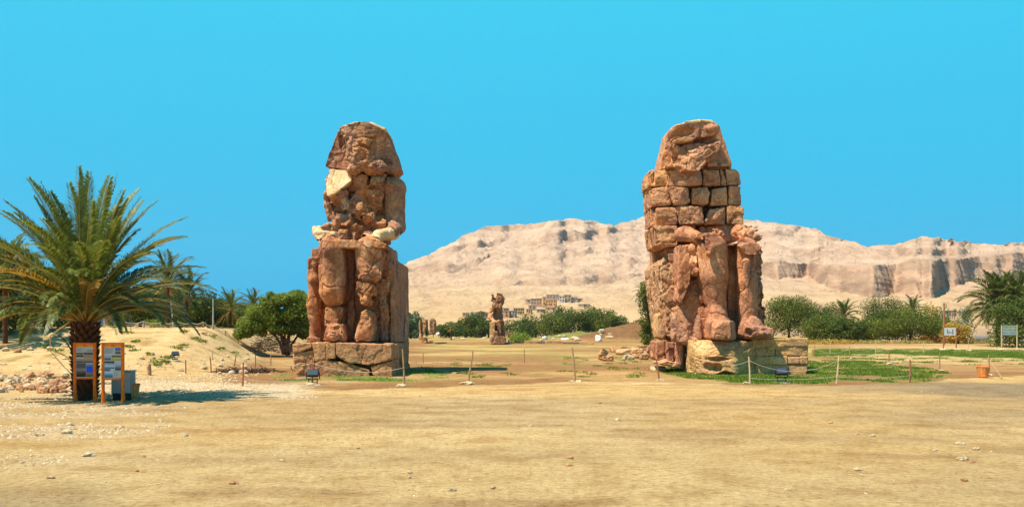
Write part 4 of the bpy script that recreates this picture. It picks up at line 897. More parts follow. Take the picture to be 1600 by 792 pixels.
def frond_np(L, el, droop, n_leaf, leaf, rs, width=.05, curl=0, leaflet_up=.35):
    """one palm frond in the XZ plane: stalk points, leaflet quads"""
    S_ = 26; ang = el; p = np.array([0., 0., 0.]); pts = [p.copy()]; dirs = []
    for i in range(S_):
        t = i/S_; a = el-droop*t**1.6; d = np.array([math.cos(a), curl*t, math.sin(a)]); d /= np.linalg.norm(d); dirs.append(d); p = p+d*L/S_; pts.append(p.copy())
    pts = np.array(pts); dirs = np.array(dirs+[dirs[-1]])
    V = []; start = .20
    for side in (-1, 1):
        t = start+(1-start)*(np.arange(n_leaf)+rs.random(n_leaf)*.5)/n_leaf; t = np.clip(t, 0, .999)
        k = t*S_; i0 = k.astype(int); fr = (k-i0)[:, None]; base = pts[i0]*(1-fr)+pts[i0+1]*fr; d = dirs[i0]
        sidev = np.array([0, side, 0.]); up = np.cross(d, np.array([0, 1, 0.])); up *= np.sign(up[:, 2:3]+1e-6)
        lift = leaflet_up*(.4+.9*rs.random(n_leaf))[:, None]; fwd = (.75+.25*rs.random(n_leaf))[:, None]
        ld = d*fwd+sidev*(.75+.2*rs.random(n_leaf))[:, None]+up*lift; ld /= np.linalg.norm(ld, axis=1)[:, None]
        ll = leaf*(np.minimum(1, .45+2.2*(t-start))*np.minimum(1, .28+2.4*(1-t)))*(.85+.3*rs.random(n_leaf)); tip = base+ld*ll[:, None]; tip[:, 2] -= (.05+.3*rs.random(n_leaf))*ll
        wv = np.cross(ld, up); wv /= np.linalg.norm(wv, axis=1)[:, None]+1e-9; wv = (wv*.6+d*.55)*width
        mid = base+ld*ll[:, None]*.5; mid[:, 2] += .02*ll
        V.append(np.stack([base, mid+wv*.5, tip, mid-wv*.5], 1))
    V = np.concatenate(V).reshape(-1, 3); q = np.arange(len(V)).reshape(-1, 4)
    return pts, V, q
def frond_mesh(L, el, droop, n_leaf, leaf, seed, mat, width=.05, stalk=.04, curl=0, up=.35):
    rs = np.random.default_rng(seed); pts, V, q = frond_np(L, el, droop, n_leaf, leaf, rs, width, curl, up)
    mb = MB(); P_ = pts[::3]; mb.tube(P_, list(np.linspace(stalk, stalk*.2, len(P_))), 4, False)
    k = len(V); v = np.concatenate([V, np.array(mb.v)]); qq = np.concatenate([q, np.array(mb.f)+k])
    me = mesh_np('frond', v, qq, mat); me.materials.append(M['rachis'])
    mi = np.zeros(len(me.polygons), dtype=np.int32); mi[len(q):] = 1; me.polygons.foreach_set('material_index', mi); return me
def palm_trunk(H, r, seed, nst=90, flare=1.15):
    mb = MB(); r_ = random.Random(seed); mb.tube([(0, 0, -.3), (0, 0, H*.5), (0, 0, H+.1)], [r*.86, r*.9, r*.75], 12)
    for i in range(nst):
        z = H*(i+.5)/nst; a = i*2.39996; R_ = r*.85*(1+.15*(z/H)); w = r*.20; c, s = math.cos(a), math.sin(a)
        o = .20*r+.12*r*r_.random(); hh = .30*r+.2*r*r_.random()
        def pt(rad, tt, zz): return (c*rad-s*tt, s*rad+c*tt, zz)
        mb.add([pt(R_, -w, z-hh*.2), pt(R_, w, z-hh*.2), pt(R_+o*.7, w*.9, z+hh*.4), pt(R_+o*.7, -w*.9, z+hh*.4), pt(R_+o*1.3, w*.5, z+hh), pt(R_+o*1.3, -w*.5, z+hh), pt(R_, 0, z+hh*.8)],
               [(0, 1, 2, 3), (3, 2, 4, 5), (5, 4, 6), (0, 3, 5, 6), (1, 6, 4, 2)])
    return mb
PALM_VAR = {}
def far_palm(label, loc, trunk_h, crown, seed, group='palm trees beyond the site', n=30, mat='palm_dark', name='palm_tree', dry=4, rt=.22):
    t = thing(name, label, 'palm tree', loc, 0, group); r_ = random.Random(seed)
    key = (round(crown, 1), mat)
    if key not in PALM_VAR:
        PALM_VAR[key] = [frond_mesh(crown*f_, R(e_), R(d_), 34, crown*.24, 900+i, M[mat], crown*.032, crown*.012) for i, (e_, d_, f_) in enumerate([(82, 40, .95), (68, 65, 1), (55, 80, 1), (40, 80, 1), (25, 75, .95), (8, 65, .9), (-15, 45, .8)])]
        PALM_VAR[key].append(frond_mesh(crown*.8, R(-30), R(40), 18, crown*.18, 950, M['palm_dry'], crown*.022, crown*.012))
    for i in range(n):
        k = min(6, int(7*(i+.5)/n)) if i < n-dry else 7
        o = obj('frond', PALM_VAR[key][k], t, (0, 0, trunk_h)); o.rotation_euler = (0, 0, i*2.39996+r_.random()*.4); s = .85+.3*r_.random(); o.scale = (s, s, s)
    if trunk_h > .4: palm_trunk(trunk_h, rt, seed, 40).build('trunk', M['palm_bark'], t)
    return t

# ---- the big palm by the information boards
def main_palm():
    base = P(133, 515, 38.6); base[2] = 0.0
    t = thing('palm_tree', 'large date palm with stout shaggy trunk rising behind the two orange information boards', 'palm tree', base)
    H = 3.25; palm_trunk(H, .50, 3, 190).build('trunk', M['palm_bark'], t); rs = random.Random(4)
    nf = 112
    for i in range(nf):
        u = (i+.5)/nf; a = i*2.39996+rs.uniform(-.2, .2)
        el = 89-66*u**.95+rs.uniform(-6, 6); dr = 14+74*u+rs.uniform(-8, 14); L = (6.9-1.9*u)*rs.uniform(.82, 1.05)
        if math.sin(a) < -.2: L *= .9
        me = frond_mesh(L, R(el), R(dr), 116, .68, 100+i, M['palm'] if rs.random() > .13*u+.02 else M['palm_dry'], .075, .05, rs.uniform(-.25, .25), .40)
        o = obj('frond', me, t, (math.cos(a)*.12, math.sin(a)*.12, H-.05+.35*(1-u))); o.rotation_euler = (0, 0, a)
    for i, (a, el) in enumerate(((2.8, 60), (3.3, 35), (.15, 50), (-.1, 25), (3.0, 10), (.3, 5))):   # short suckers at the foot of the crown
        me = frond_mesh(1.1, R(el), R(30), 22, .42, 300+i, M['palm_dark'], .045, .02); o = obj('frond', me, t, (.40*math.cos(a), -.2, 1.9-.25*i)); o.rotation_euler = (0, 0, a)
main_palm()
st = MB(); a0 = G(78, 548); b0 = P(108, 503, 38.9); st.tube([a0, (a0+b0)/2+np.array((-.35, -.1, .25)), b0], [.03, .035, .03], 6); tag(st.build('palm_stalk', M['rachis']), 'thin dry stalk leaning from the bank up to the big palm crown', 'dry stalk')

# ---- trees on the left bank and behind it
def on(px, Y, dz=0):
    X = (px-CX)/F*Y; return np.array([X, Y, float(ground_z(X, Y))+dz])
def tree_px(name, label, cat, px, Y, x0, x1, top, mat, seed, n=3500, z0=0, group=None, size=.34, trunk=.2, nclump=34, base=None):
    loc = on((x0+x1)/2 if base is None else base, Y); w = (x1-x0)/F*Y; h = EYE-(top-HY)/F*Y-loc[2]
    t = tree(name, label, cat, loc, w, h, M[mat], seed, n, size, z0, trunk, group, nclump); return t
loc = on(446, 100); t = thing('acacia_tree', 'bright green spreading tree with dark forked trunk, left of the left colossus', 'tree', loc)
r_ = np.random.default_rng(77); Cc = []; Rr = []
for x, y, w, hh in ((385, 508, 17, 15), (376, 518, 12, 9), (400, 490, 20, 16), (405, 508, 18, 12), (420, 478, 20, 14), (432, 495, 22, 18), (445, 468, 24, 12), (462, 462, 18, 9), (470, 478, 18, 14), (455, 492, 22, 16), (478, 495, 18, 16), (440, 512, 16, 9), (484, 470, 14, 12), (486, 512, 16, 12), (500, 485, 18, 18), (424, 462, 8, 5), (412, 470, 10, 6), (465, 513, 14, 8), (393, 500, 15, 14), (505, 505, 16, 14), (474, 520, 14, 9), (490, 522, 13, 9), (408, 518, 11, 8), (384, 520, 13, 9), (372, 524, 8, 6), (432, 514, 14, 8), (456, 515, 12, 8)):
    for dy in (-2.4, -.6, 1.0, 2.6):
        p = P(x+r_.uniform(-4, 4), y+r_.uniform(-3, 3), 100+dy)-loc; Cc.append(p); Rr.append((w*.0714*.62, w*.0714*.75, hh*.0714*.7))
v, q = leaves(r_, np.array(Cc), np.array(Rr)*1.25, 60000, .20, up=.5); obj('crown', mesh_np('crown', v, q, M['leaf_bright']), t)
mb = MB()
for pts, r0 in (([(446, 553), (444, 535), (438, 520), (428, 505)], .30), ([(449, 554), (449, 538), (452, 522), (458, 500)], .30), ([(443, 553), (439, 538), (430, 524), (415, 512)], .2), ([(452, 553), (456, 538), (464, 526), (478, 508)], .2), ([(438, 520), (420, 508), (400, 502)], .12), ([(444, 535), (446, 515), (440, 490)], .15)):
    mb.tube([P(x, y, 100+.3*i)-loc for i, (x, y) in enumerate(pts)], list(np.linspace(r0, r0*.35, len(pts))), 7)
mb.build('trunk', M['bark'], t, True)
t = tag(MB().build('brush_heap', M['bark']), 'heap of dry brown cut branches beside the trunk of the spreading tree', 'brush heap'); bpy.data.objects.remove(t)
mb = MB(); rr = np.random.default_rng(12)
for i in range(420):
    x = rr.uniform(-1, 1); y = rr.uniform(-1, 1); z = max(0, 1-abs(x)**1.5)*rr.random(); c = np.array([x*3.0, y*1.5, z*2.1]); d = rr.normal(size=3)*np.array([.8, .5, .45]); mb.tube([c-d*.6, c+d*.6+rr.normal(size=3)*.08], [.03, .015], 3, False)
M['twig'] = flat_mat('dry_twigs', (.24, .14, .09), .95, .4, 3)
b_ = mb.build('brush_heap', M['twig'], loc=P(428, 515, 99)*np.array((1, 1, 0))+np.array((0, 0, 0.6))); tag(b_, 'heap of dry brown cut branches beside the trunk of the spreading tree', 'brush heap', kind='stuff')

tree_px('leafy_tree', 'tall dark bushy tree left of the small palm on the bank', 'tree', 0, 122, 240, 328, 450, 'leaf_dark', 201, 8000, nclump=26)
tree_px('leafy_tree', 'greyish green feathery shrub above the right edge of the rope fence panel building', 'tree', 0, 112, 182, 256, 452, 'leaf_mid', 202, 8000, size=.26)
tree_px('leafy_tree', 'low dark shrub between the metal pole and the small palm', 'tree', 0, 128, 296, 356, 468, 'leaf_dark', 203, 3500)
tree_px('leafy_tree', 'dark shrub right of the metal pole on the bank', 'tree', 0, 135, 334, 392, 474, 'leaf_mid', 204, 3000)
tree_px('leafy_tree', 'low green shrub behind the left edge of the spreading tree', 'tree', 0, 140, 368, 425, 484, 'leaf_dark', 205, 2500)
tree_px('leafy_tree', 'low bright shrub at the foot of the dark trees behind the rope fence', 'bush', 0, 108, 232, 290, 499, 'leaf_bright', 206, 1800, size=.22, trunk=.06)
tree_px('leafy_tree', 'dense dark tree behind the crown of the big palm at the left picture edge', 'tree', 0, 75, -90, 40, 380, 'leaf_dark', 207, 9000)
tree_px('leafy_tree', 'dark tree low behind the left fronds of the big palm', 'tree', 0, 82, 10, 135, 428, 'leaf_mid', 208, 9000, size=.26)
for i, (x0, x1, top, Y, mt, lb) in enumerate(((-40, 60, 440, 100, 'leaf_dark', 'dark tree low at the left picture edge'), (95, 190, 447, 128, 'leaf_dark', 'dark tree behind the roof of the low building'), (168, 232, 458, 130, 'leaf_mid', 'green tree right of the low building'), (215, 275, 446, 135, 'leaf_dark', 'dark tree between the two tall palms on the bank'), (310, 372, 470, 145, 'leaf_dark', 'dark tree behind the small dry palm'), (345, 410, 478, 150, 'leaf_mid', 'green tree at the left shoulder of the spreading tree'))):
    tree_px('leafy_tree', lb, 'tree', 0, Y, x0, x1, top, mt, 220+i, 7000, size=.34, nclump=30)
far_palm('dark palm crown at the left picture edge behind the big palm', on(8, 70), 4.6, 4.6, 31, n=44)
far_palm('palm with long fronds behind the right fronds of the big palm', on(262, 105), 5.2, 4.2, 32, n=36)
far_palm('palm topping the dark trees left of the metal pole', on(292, 108), 3.6, 4.0, 33, n=36)
far_palm('small palm with dry brown lower fronds between pole and spreading tree', on(360, 125), 2.4, 3.6, 34, n=34, dry=9)
far_palm('small distant palm just left of the spreading tree crown', on(396, 150), 3.4, 3.4, 35, n=30)

# ---- trees across the plain in the middle
far = [(640, 300, 628, 656, 488, 'leaf_blue', 'pale bluish tree at the right side of the left colossus'),
 (655, 330, 634, 668, 498, 'leaf_dark', 'round green tree behind the white draped block left of the ruined gate'),
 (700, 330, 682, 722, 503, 'leaf_dark', 'low round tree left of the thin palm in the middle distance'), (728, 350, 712, 745, 497, 'leaf_mid', 'small tree just right of the thin palm'),
 (742, 345, 726, 760, 488, 'leaf_dark', 'tree below the pale blue village house'), (762, 340, 745, 782, 499, 'leaf_dark', 'tree left of the far colossus'),
 (805, 350, 785, 835, 500, 'leaf_dark', 'low tree just right of the far colossus'), (838, 340, 812, 862, 492, 'leaf_dark', 'tree under the yellow village house'),
 (865, 330, 845, 886, 486, 'leaf_mid', 'rounded tree under the orange village house'), (876, 360, 862, 900, 478, 'leaf_dark', 'tallest dark tree in the middle of the tree line'),
 (900, 330, 884, 924, 487, 'leaf_dark', 'broad dark tree in the middle of the tree line'), (925, 345, 904, 948, 482, 'leaf_dark', 'high dark tree near the right part of the tree line'),
 (940, 330, 922, 962, 485, 'leaf_mid', 'greener tree before the right end of the tree line'), (962, 330, 944, 984, 493, 'leaf_dark', 'lower tree above the brown earth mound'),
 (985, 340, 968, 1008, 497, 'leaf_mid', 'small tree above the brown earth mound nearest the right colossus')]
for i, (px, Y, x0, x1, top, mt, lb) in enumerate(far):
    tree_px('leafy_tree', lb, 'tree', px, Y, x0, x1, top, mt, 400+i, 4200, size=.55, group='trees of the far tree line', nclump=22, trunk=.3)
far_palm('thin palm standing alone left of the far colossus', on(705, 260), 3.6, 2.2, 51, n=24)
far_palm('short palm at the right end of the far tree line', on(996, 300), 3.5, 3.0, 52, n=24)
far_palm('bluish palm beside the right colossus behind the earth mound', on(1010, 290), 3.0, 3.0, 53, n=24)
far_palm('drooping palm half hidden by the ivy covered trunk', on(1019, 250), 2.6, 3.6, 54, n=26)
t = thing('palm_tree', 'tall palm wrapped in green ivy just left of the right colossus', 'palm tree', on(1015, 150))
v, q = leaves(np.random.default_rng(8), np.array([(r_.uniform(-.9, .7), r_.uniform(-.6, .6), z) for z in np.linspace(.4, 10.5, 26)]), np.tile(np.array([[1.2, 1.0, .8]]), (26, 1)), 5200, .3); obj('ivy', mesh_np('ivy', v, q, M['leaf_mid']), t)
palm_trunk(9.0, .3, 9, 40).build('trunk', M['palm_bark'], t)
for i in range(26):
    me = frond_mesh(2.8, R(60-80*i/26), R(70), 30, .7, 700+i, M['palm_dark'], .09, .04); o = obj('frond', me, t, (-.3, 0, 9.0)); o.rotation_euler = (0, 0, i*2.4)

# ---- trees on the right
rt = [(1232, 225, 1196, 1268, 466, 'leaf_mid', 9000, 'large round dense bush just right of the right colossus'),
 (1300, 210, 1262, 1318, 492, 'leaf_mid', 5000, 'yellowish green shrub right of the round bush'), (1290, 240, 1262, 1312, 476, 'leaf_dark', 4500, 'dark bush left of the spiky palm crown'),
 (1322, 205, 1298, 1352, 496, 'leaf_dark', 5000, 'dark low tree below the spiky palm crown'), (1340, 215, 1328, 1372, 498, 'leaf_mid', 4000, 'low rounded shrub between the dark low tree and the large acacia'),
 (1378, 250, 1352, 1408, 466, 'leaf_dark', 6500, 'deep green dense tree top behind the large acacia'), (1418, 205, 1378, 1466, 482, 'leaf_mid', 9000, 'large wide acacia with low crown left of the white sign'),
 (1352, 225, 1348, 1390, 486, 'leaf_dark', 3500, 'dark shrub against the left side of the large acacia'), (1590, 150, 1560, 1650, 462, 'leaf_dark', 7000, 'dense tree at the right picture edge behind the blue sign'),
 (1470, 230, 1452, 1490, 500, 'leaf_mid', 2600, 'small thin shrub behind the tall dark pole'), (1500, 190, 1478, 1516, 506, 'leaf_yellow', 2400, 'dry golden bush behind the white sign')]
for i, (px, Y, x0, x1, top, mt, nn, lb) in enumerate(rt):
    tree_px('leafy_tree', lb, 'tree', px, Y, x0, x1, top, mt, 500+i, int(nn*1.9), size=.32, nclump=34, trunk=.25, group='trees along the right side of the site')
far_palm('spiky palm crown rising from the shrubs right of the round bush', on(1318, 228), 5.4, 5.2, 61, n=48, dry=3)
far_palm('palm crown behind the large acacia', on(1425, 262), 8.0, 5.4, 62, n=40, dry=2)
far_palm('very large drooping palm clump behind the concrete pipes', on(1560, 165), 6.8, 7.4, 63, n=90, dry=8, rt=.5)
far_palm('second crown of the drooping palm clump at the right picture edge', on(1588, 162), 7.6, 6.4, 64, n=60, dry=4, rt=.4)
far_palm('palm crown standing out left of the deep green tree at the right', on(1290, 245), 5.0, 4.4, 66, n=36)
far_palm('tiny distant palm above the red house on the right', hill_point(1492, 500), 5, 3.4, 65, n=20)
for i, (px, top, lb) in enumerate(((1455, 474, 'small orange tinted tree on the rise left of the tall dark pole'), (1470, 478, 'small far tree on the rise beside the tall dark pole'), (1508, 480, 'small bluish far tree right of the tiny palm'))):
    tree_px('leafy_tree', lb, 'tree', px, 420, px-12, px+12, top, ('leaf_yellow', 'leaf_blue', 'leaf_blue')[i], 560+i, 900, size=.8, group='small trees on the rise at the right')
# red dry scrub under the right trees
def scrub(name, label, pts, Y, mat, n, size, seed, hgt=.9, cat='dry scrub'):
    r_ = np.random.default_rng(seed); C_ = []; Rr = []
    for k in range(60):
        px = r_.uniform(*pts); y = Y+r_.uniform(-5, 5); o = on(px, y); C_.append(o+np.array([0, 0, hgt*.35])); Rr.append((1.4, 1.2, hgt*(.5+.6*r_.random())))
    v, q = leaves(r_, np.array(C_), np.array(Rr), n, size); tag(obj(name, mesh_np(name, v, q, mat)), label, cat, kind='stuff')
M['leaf_red'] = leaf_mat('rusty_scrub', (.30, .10, .015), (.50, .20, .03), (.6, .34, .08), .25)
scrub('dry_scrub', 'rust orange dry scrub at the foot of the trees behind the white sign', (1440, 1510), 205, M['leaf_red'], 3000, .4, 91, 1.6)
scrub('dry_scrub', 'yellow dry scrub under the shrubs right of the right pedestal', (1250, 1330), 190, M['leaf_yellow'], 2600, .3, 92, .8)
scrub('dry_scrub', 'low dry scrub along the foot of the large acacia', (1330, 1600), 195, M['drygrass'], 3500, .3, 93, .7)
scrub('crop_plants', 'bright green crop plants right of the far colossus', (800, 824), 210, M['grass'], 2500, .35, 94, 2.0, 'crops')
# ---- grass
def blades(n, accept, box, h, w, seed, mat, name, label):
    r_ = np.random.default_rng(seed); px = r_.uniform(box[0], box[1], n*3); 
    iy = r_.uniform(1/(box[3]-HY), 1/(box[2]-HY), n*3); Y = EYE*F*iy; X = (px-CX)/F*Y
    c, gm, gl = ground_color(X, Y); k = r_.random(n*3) < accept(gl); X, Y = X[k][:n], Y[k][:n]; z = ground_z(X, Y); m = len(X)
    a = r_.random(m)*6.28; hh = h*(.4+.8*r_.random(m)); ww = w*(.6+.8*r_.random(m)); lx, ly = r_.normal(size=m)*.35*hh, r_.normal(size=m)*.35*hh
    ca, sa = np.cos(a)*ww, np.sin(a)*ww
    v = np.stack([np.stack([X-ca, Y-sa, z-.02], 1), np.stack([X+ca, Y+sa, z-.02], 1), np.stack([X+lx, Y+ly, z+hh], 1)], 1).reshape(-1, 3)
    tag(obj(name, mesh_np(name, v, np.arange(m*3).reshape(m, 3), mat)), label, 'grass', kind='stuff')
blades(60000, lambda g: (g > .35)*g, (1030, 1640, 545, 606), .13, .035, 21, M['grass'], 'lawn_grass', 'bright green grass round the right pedestal and along the far strip')
blades(16000, lambda g: (g > .2)*g, (400, 1030, 550, 606), .10, .03, 22, M['grass'], 'thin_grass', 'thin green grass tufts on the brown soil between the pedestals')
r_ = np.random.default_rng(33); C_ = []; 
for x, y in ((12, 521), (6, 517), (20, 516), (85, 509), (92, 512), (98, 508), (200, 521), (210, 548), (203, 542), (217, 535), (184, 512), (155, 511), (247, 565), (258, 567), (290, 519), (275, 545), (285, 540), (305, 530), (318, 534), (335, 527), (345, 545), (365, 552), (172, 513), (74, 543), (90, 548), (230, 555), (16, 524), (242, 570), (262, 560)):
    for k in range(4): C_.append(G(x+r_.uniform(-6, 6), y+r_.uniform(-1.5, 1.5), .08))
v, q = leaves(r_, np.array(C_), np.tile(np.array([[.36, .34, .09]]), (len(C_), 1)), 3400, .13, up=.1); tag(obj('weeds', mesh_np('weeds', v, q, M['leaf_bright'])), 'scattered green weeds on the sandy bank at the left', 'weeds', kind='stuff')
r_ = np.random.default_rng(35); C_ = []
for k in range(95):
    x, y = r_.uniform(636, 1030), r_.uniform(553, 596)
    if fbm(np.array([[x/60, y/9, 0]]), 2, 12)[0] < -.05: continue
    for q_ in range(3): C_.append(G(x+r_.normal()*5, y+r_.normal()*.8, .04))
v, q = leaves(r_, np.array(C_), np.tile(np.array([[.45, .35, .05]]), (len(C_), 1)), 4200, .10, up=.1); tag(obj('weeds', mesh_np('weeds', v, q, M['grass'])), 'low green tufts scattered over the soil between the two pedestals', 'weeds', kind='stuff')
# ================================================================ things round the site
M['orange_wood'] = flat_mat('orange_painted_wood', (.88, .16, .008), .55, .22, 7); M['orange_head'] = flat_mat('orange_panel', (.95, .28, .01), .5, .08, 4)
M['grey_metal'] = flat_mat('grey_cabinet_metal', (.36, .37, .35), .5, .12, 3); M['grey_side'] = flat_mat('grey_cabinet_side', (.27, .27, .25), .6, .12, 3)
M['black_metal'] = flat_mat('black_metal', (.02, .02, .022), .4, .2, 6); M['wood'] = flat_mat('weathered_post_wood', (.36, .21, .11), .9, .35, 12); M['palewood'] = flat_mat('pale_post_wood', (.55, .40, .22), .9, .25, 12)
M['redwood'] = flat_mat('reddish_post_wood', (.34, .13, .06), .9, .35, 12); M['rope'] = flat_mat('white_rope', (.50, .44, .33), .9, .1, 9); M['basket'] = flat_mat('orange_basket_wood', (.60, .24, .07), .7, .25, 9)
M['glass'] = flat_mat('lamp_glass', (.05, .06, .08), .12, .05, 2, .6); M['conc'] = flat_mat('concrete', (.52, .47, .38), .85, .15, 2); M['conc_dark'] = flat_mat('dark_concrete', (.16, .14, .12), .9, .25, 2)
M['white'] = flat_mat('white_sacking', (.72, .70, .66), .8, .1, 2); M['rock'] = stone_mat('loose_rock', ((.24, .12, .05), (.52, .29, .13), (.66, .42, .21)), (.42, .21, .11), .8, .05, .7); M['palerock'] = stone_mat('pale_rock', ((.4, .3, .18), (.56, .43, .27), (.66, .54, .37)), (.5, .38, .23), .8, .05, .7)

# ---- information boards
def board(px0, px1, top, foot0, foot1, Y, label, prints, right):
    a = P(px0, foot0, Y); b = P(px1, foot1, Y); s = Y/F; x0, x1 = a[0], b[0]; zt = EYE-(top-HY)*s; t = thing('information_board', label, 'information board', ((x0+x1)/2, Y, 0)); cx = (x0+x1)/2
    w = .11
    for X in (x0+w/2-cx, x1-w/2-cx):
        mb = MB(); mb.box(X-w/2, X+w/2, -.05, .05, .25, zt, .012); mb.tube([(X, 0, -.1), (X+.02, 0, .12), (X, 0, .5), (X, 0, .8)], [.105, .09, .07, .055], 8); mb.build('post', M['orange_wood'], t)
    pb = zt-(592-top)*s if not right else zt-(593-top)*s
    MB().box(x0+w-cx, x1-w-cx, -.045, .045, zt-.07, zt-.002, .01).build('rail', M['orange_wood'], t); MB().box(x0+w-cx, x1-w-cx, -.045, .045, pb, pb+.07, .01).build('rail', M['orange_wood'], t)
    px_, pz0, pz1 = (x0+w-cx, x1-w-cx), pb+.07, zt-.072
    pan = MB().box(px_[0], px_[1], -.018, .02, pz0, pz1).build('panel', flat_mat('panel_print', (.62, .60, .57), .4, .04, 3), t)
    hd = (pz1-pz0)*.085; hb = MB().box(px_[0]+.004, px_[1]-.004, -.024, -.0185, pz1-hd, pz1-.004).build('header', M['orange_head'], pan)
    W_ = px_[1]-px_[0]; H_ = pz1-pz0-hd
    lg = MB()
    for k, (u, h0, h1) in enumerate(((.42, .2, .8), (.47, .5, .85), (.52, .2, .8), (.57, .2, .55))): lg.box(px_[0]+W_*u, px_[0]+W_*(u+.03), -.029, -.0245, pz1-hd*(1-h0), pz1-hd*(1-h1))
    lg.build('emblem', flat_mat('emblem_red', (.45, .10, .03), .5), pan)
    for k, (u0, u1, v0, v1, c, kind) in enumerate(prints):
        X0, X1 = px_[0]+W_*u0, px_[0]+W_*u1; Z1, Z0 = pz1-hd-H_*v0, pz1-hd-H_*v1; y = -.0225-.0015*(k % 3)
        if kind == 'text':
            MB().box(X0, X1, y, -.018, Z0, Z1).build('text_block', flat_mat('paper', c, .5, .03, 3), pan)
            mb = MB(); nl = max(3, int((Z1-Z0)/.035))
            for q_ in range(nl): zz = Z1-(q_+.7)*(Z1-Z0)/(nl+.4); mb.box(X0+.02, X1-.02-.05*((q_*7) % 3), y-.004, y-.001, zz-.006, zz+.006)
            mb.build('text_lines', flat_mat('ink', (.25, .22, .22), .5), pan)
        else:   # a printed photograph: sky, ground and a few shapes
            m, n, l, b_ = new_mat('printed_photo', .4); g = n.new('ShaderNodeTexCoord'); sp = n.new('ShaderNodeSeparateXYZ'); l.new(g.outputs['Generated'], sp.inputs[0])
            nz = noise_node(n, l, g.outputs['Generated'], 5+k, 5, .6, .3); ad = n.new('ShaderNodeMath'); ad.operation = 'MULTIPLY_ADD'; l.new(nz.outputs[0], ad.inputs[0]); ad.inputs[1].default_value = .55; l.new(sp.outputs['Z'], ad.inputs[2])
            l.new(ramp(n, l, ad.outputs[0], [(.35, c[0]), (.6, c[1]), (.8, c[2]), (.95, c[3])]).outputs[0], b_.inputs['Base Color'])
            MB().box(X0, X1, y, -.018, Z0, Z1).build('picture', m, pan)
    return t
blu = ((.14, .08, .05), (.3, .2, .1), (.02, .10, .75), (.01, .10, .85)); dk = ((.02, .015, .015), (.10, .07, .06), (.35, .27, .22), (.12, .1, .1)); desert = ((.35, .2, .12), (.45, .3, .2), (.4, .5, .6), (.4, .55, .7)); gry = ((.05, .05, .05), (.2, .19, .2), (.35, .38, .45), (.42, .48, .58)); yel = ((.35, .25, .06), (.55, .45, .14), (.6, .5, .2), (.12, .15, .1)); sea = ((.08, .1, .05), (.1, .3, .45), (.03, .38, .75), (.5, .6, .7))
board(115, 150, 535, 625, 628, 37.4, 'left orange wooden information board showing a large dark photograph and a blue one', [(.02, .42, .02, .16, (.5, .5, .5), 'text'), (.44, .58, .02, .16, (.55, .54, .52), 'text'), (.62, .98, .02, .14, desert, 'p'), (.02, .44, .18, .33, dk, 'p'), (.46, .98, .17, .36, desert[:2]+dk[2:], 'p'), (.02, .98, .37, .52, gry[:2]+desert[:2], 'p'), (.02, .58, .53, .98, dk, 'p'), (.60, .98, .63, .98, blu, 'p'), (.60, .98, .53, .62, gry, 'p')], False)
board(159, 194, 535, 629, 632, 36.9, 'right orange wooden information board with many small photographs before the grey cabinet', [(.02, .6, .02, .22, (.5, .5, .52), 'text'), (.64, .96, .02, .11, blu, 'p'), (.64, .96, .13, .22, dk, 'p'), (.02, .40, .25, .42, gry, 'p'), (.43, .98, .26, .43, yel, 'p'), (.02, .60, .45, .58, gry[::-1], 'p'), (.63, .98, .45, .75, gry, 'p'), (.02, .60, .60, .70, sea, 'p'), (.02, .35, .71, .77, dk, 'p'), (.02, .50, .78, .98, sea, 'p'), (.53, .98, .76, .98, (.62, .58, .48), 'text')], True)
# ---- cabinet and baskets
t = thing('electrical_cabinet', 'grey metal cabinet with dark base standing behind the right orange board', 'cabinet', P(193, 515, 38.6)*np.array((1, 1, 0)))
MB().box(-.42, .42, -.25, .25, .28, 1.20, .015).build('body', M['grey_side'], t); MB().box(.02, .40, -.285, -.252, .30, 1.17, .01).build('door', M['grey_metal'], t); MB().box(-.46, .46, -.3, .29, 1.203, 1.26, .015).build('lid', M['grey_metal'], t); MB().box(-.38, .40, -.22, .22, -.05, .277).build('plinth', M['black_metal'], t)
MB().box(.06, .09, -.30, -.287, .65, .80).build('handle', M['black_metal'], t)
def basket(loc, s, label, tipped=False):
    t = thing('waste_basket', label, 'basket', loc); mb = MB(); n_ = 14
    for k in range(n_):
        a0, a1 = 2*math.pi*k/n_+.03, 2*math.pi*(k+1)/n_-.03; r0, r1 = .30*s, .42*s; o = MB()
        o.add([(math.cos(a)*r, math.sin(a)*r, z) for (r, z) in ((r0, 0), (r1, .78*s), (r1-.02, .78*s), (r0-.02, 0)) for a in (a0, a1)], [(0, 1, 3, 2), (2, 3, 5, 4), (4, 5, 7, 6), (6, 7, 1, 0), (0, 2, 4, 6), (1, 7, 5, 3)]); o.build('slat', M['basket'], t)
    for z, r in ((.12*s, .325*s), (.76*s, .425*s)):
        m_ = MB(); m_.tube([(math.cos(a)*r, math.sin(a)*r, z) for a in np.linspace(0, 2*math.pi, 19)], .022*s, 5, False); m_.build('hoop', M['orange_wood'], t)
    return t
basket(P(205, 515, 38.7)*np.array((1, 1, 0)), .86, 'orange slatted basket tucked behind the grey cabinet')
basket(P(1536, 515, 55.8)*np.array((1, 1, 0)), .92, 'orange slatted basket standing beside the propped post at the right')
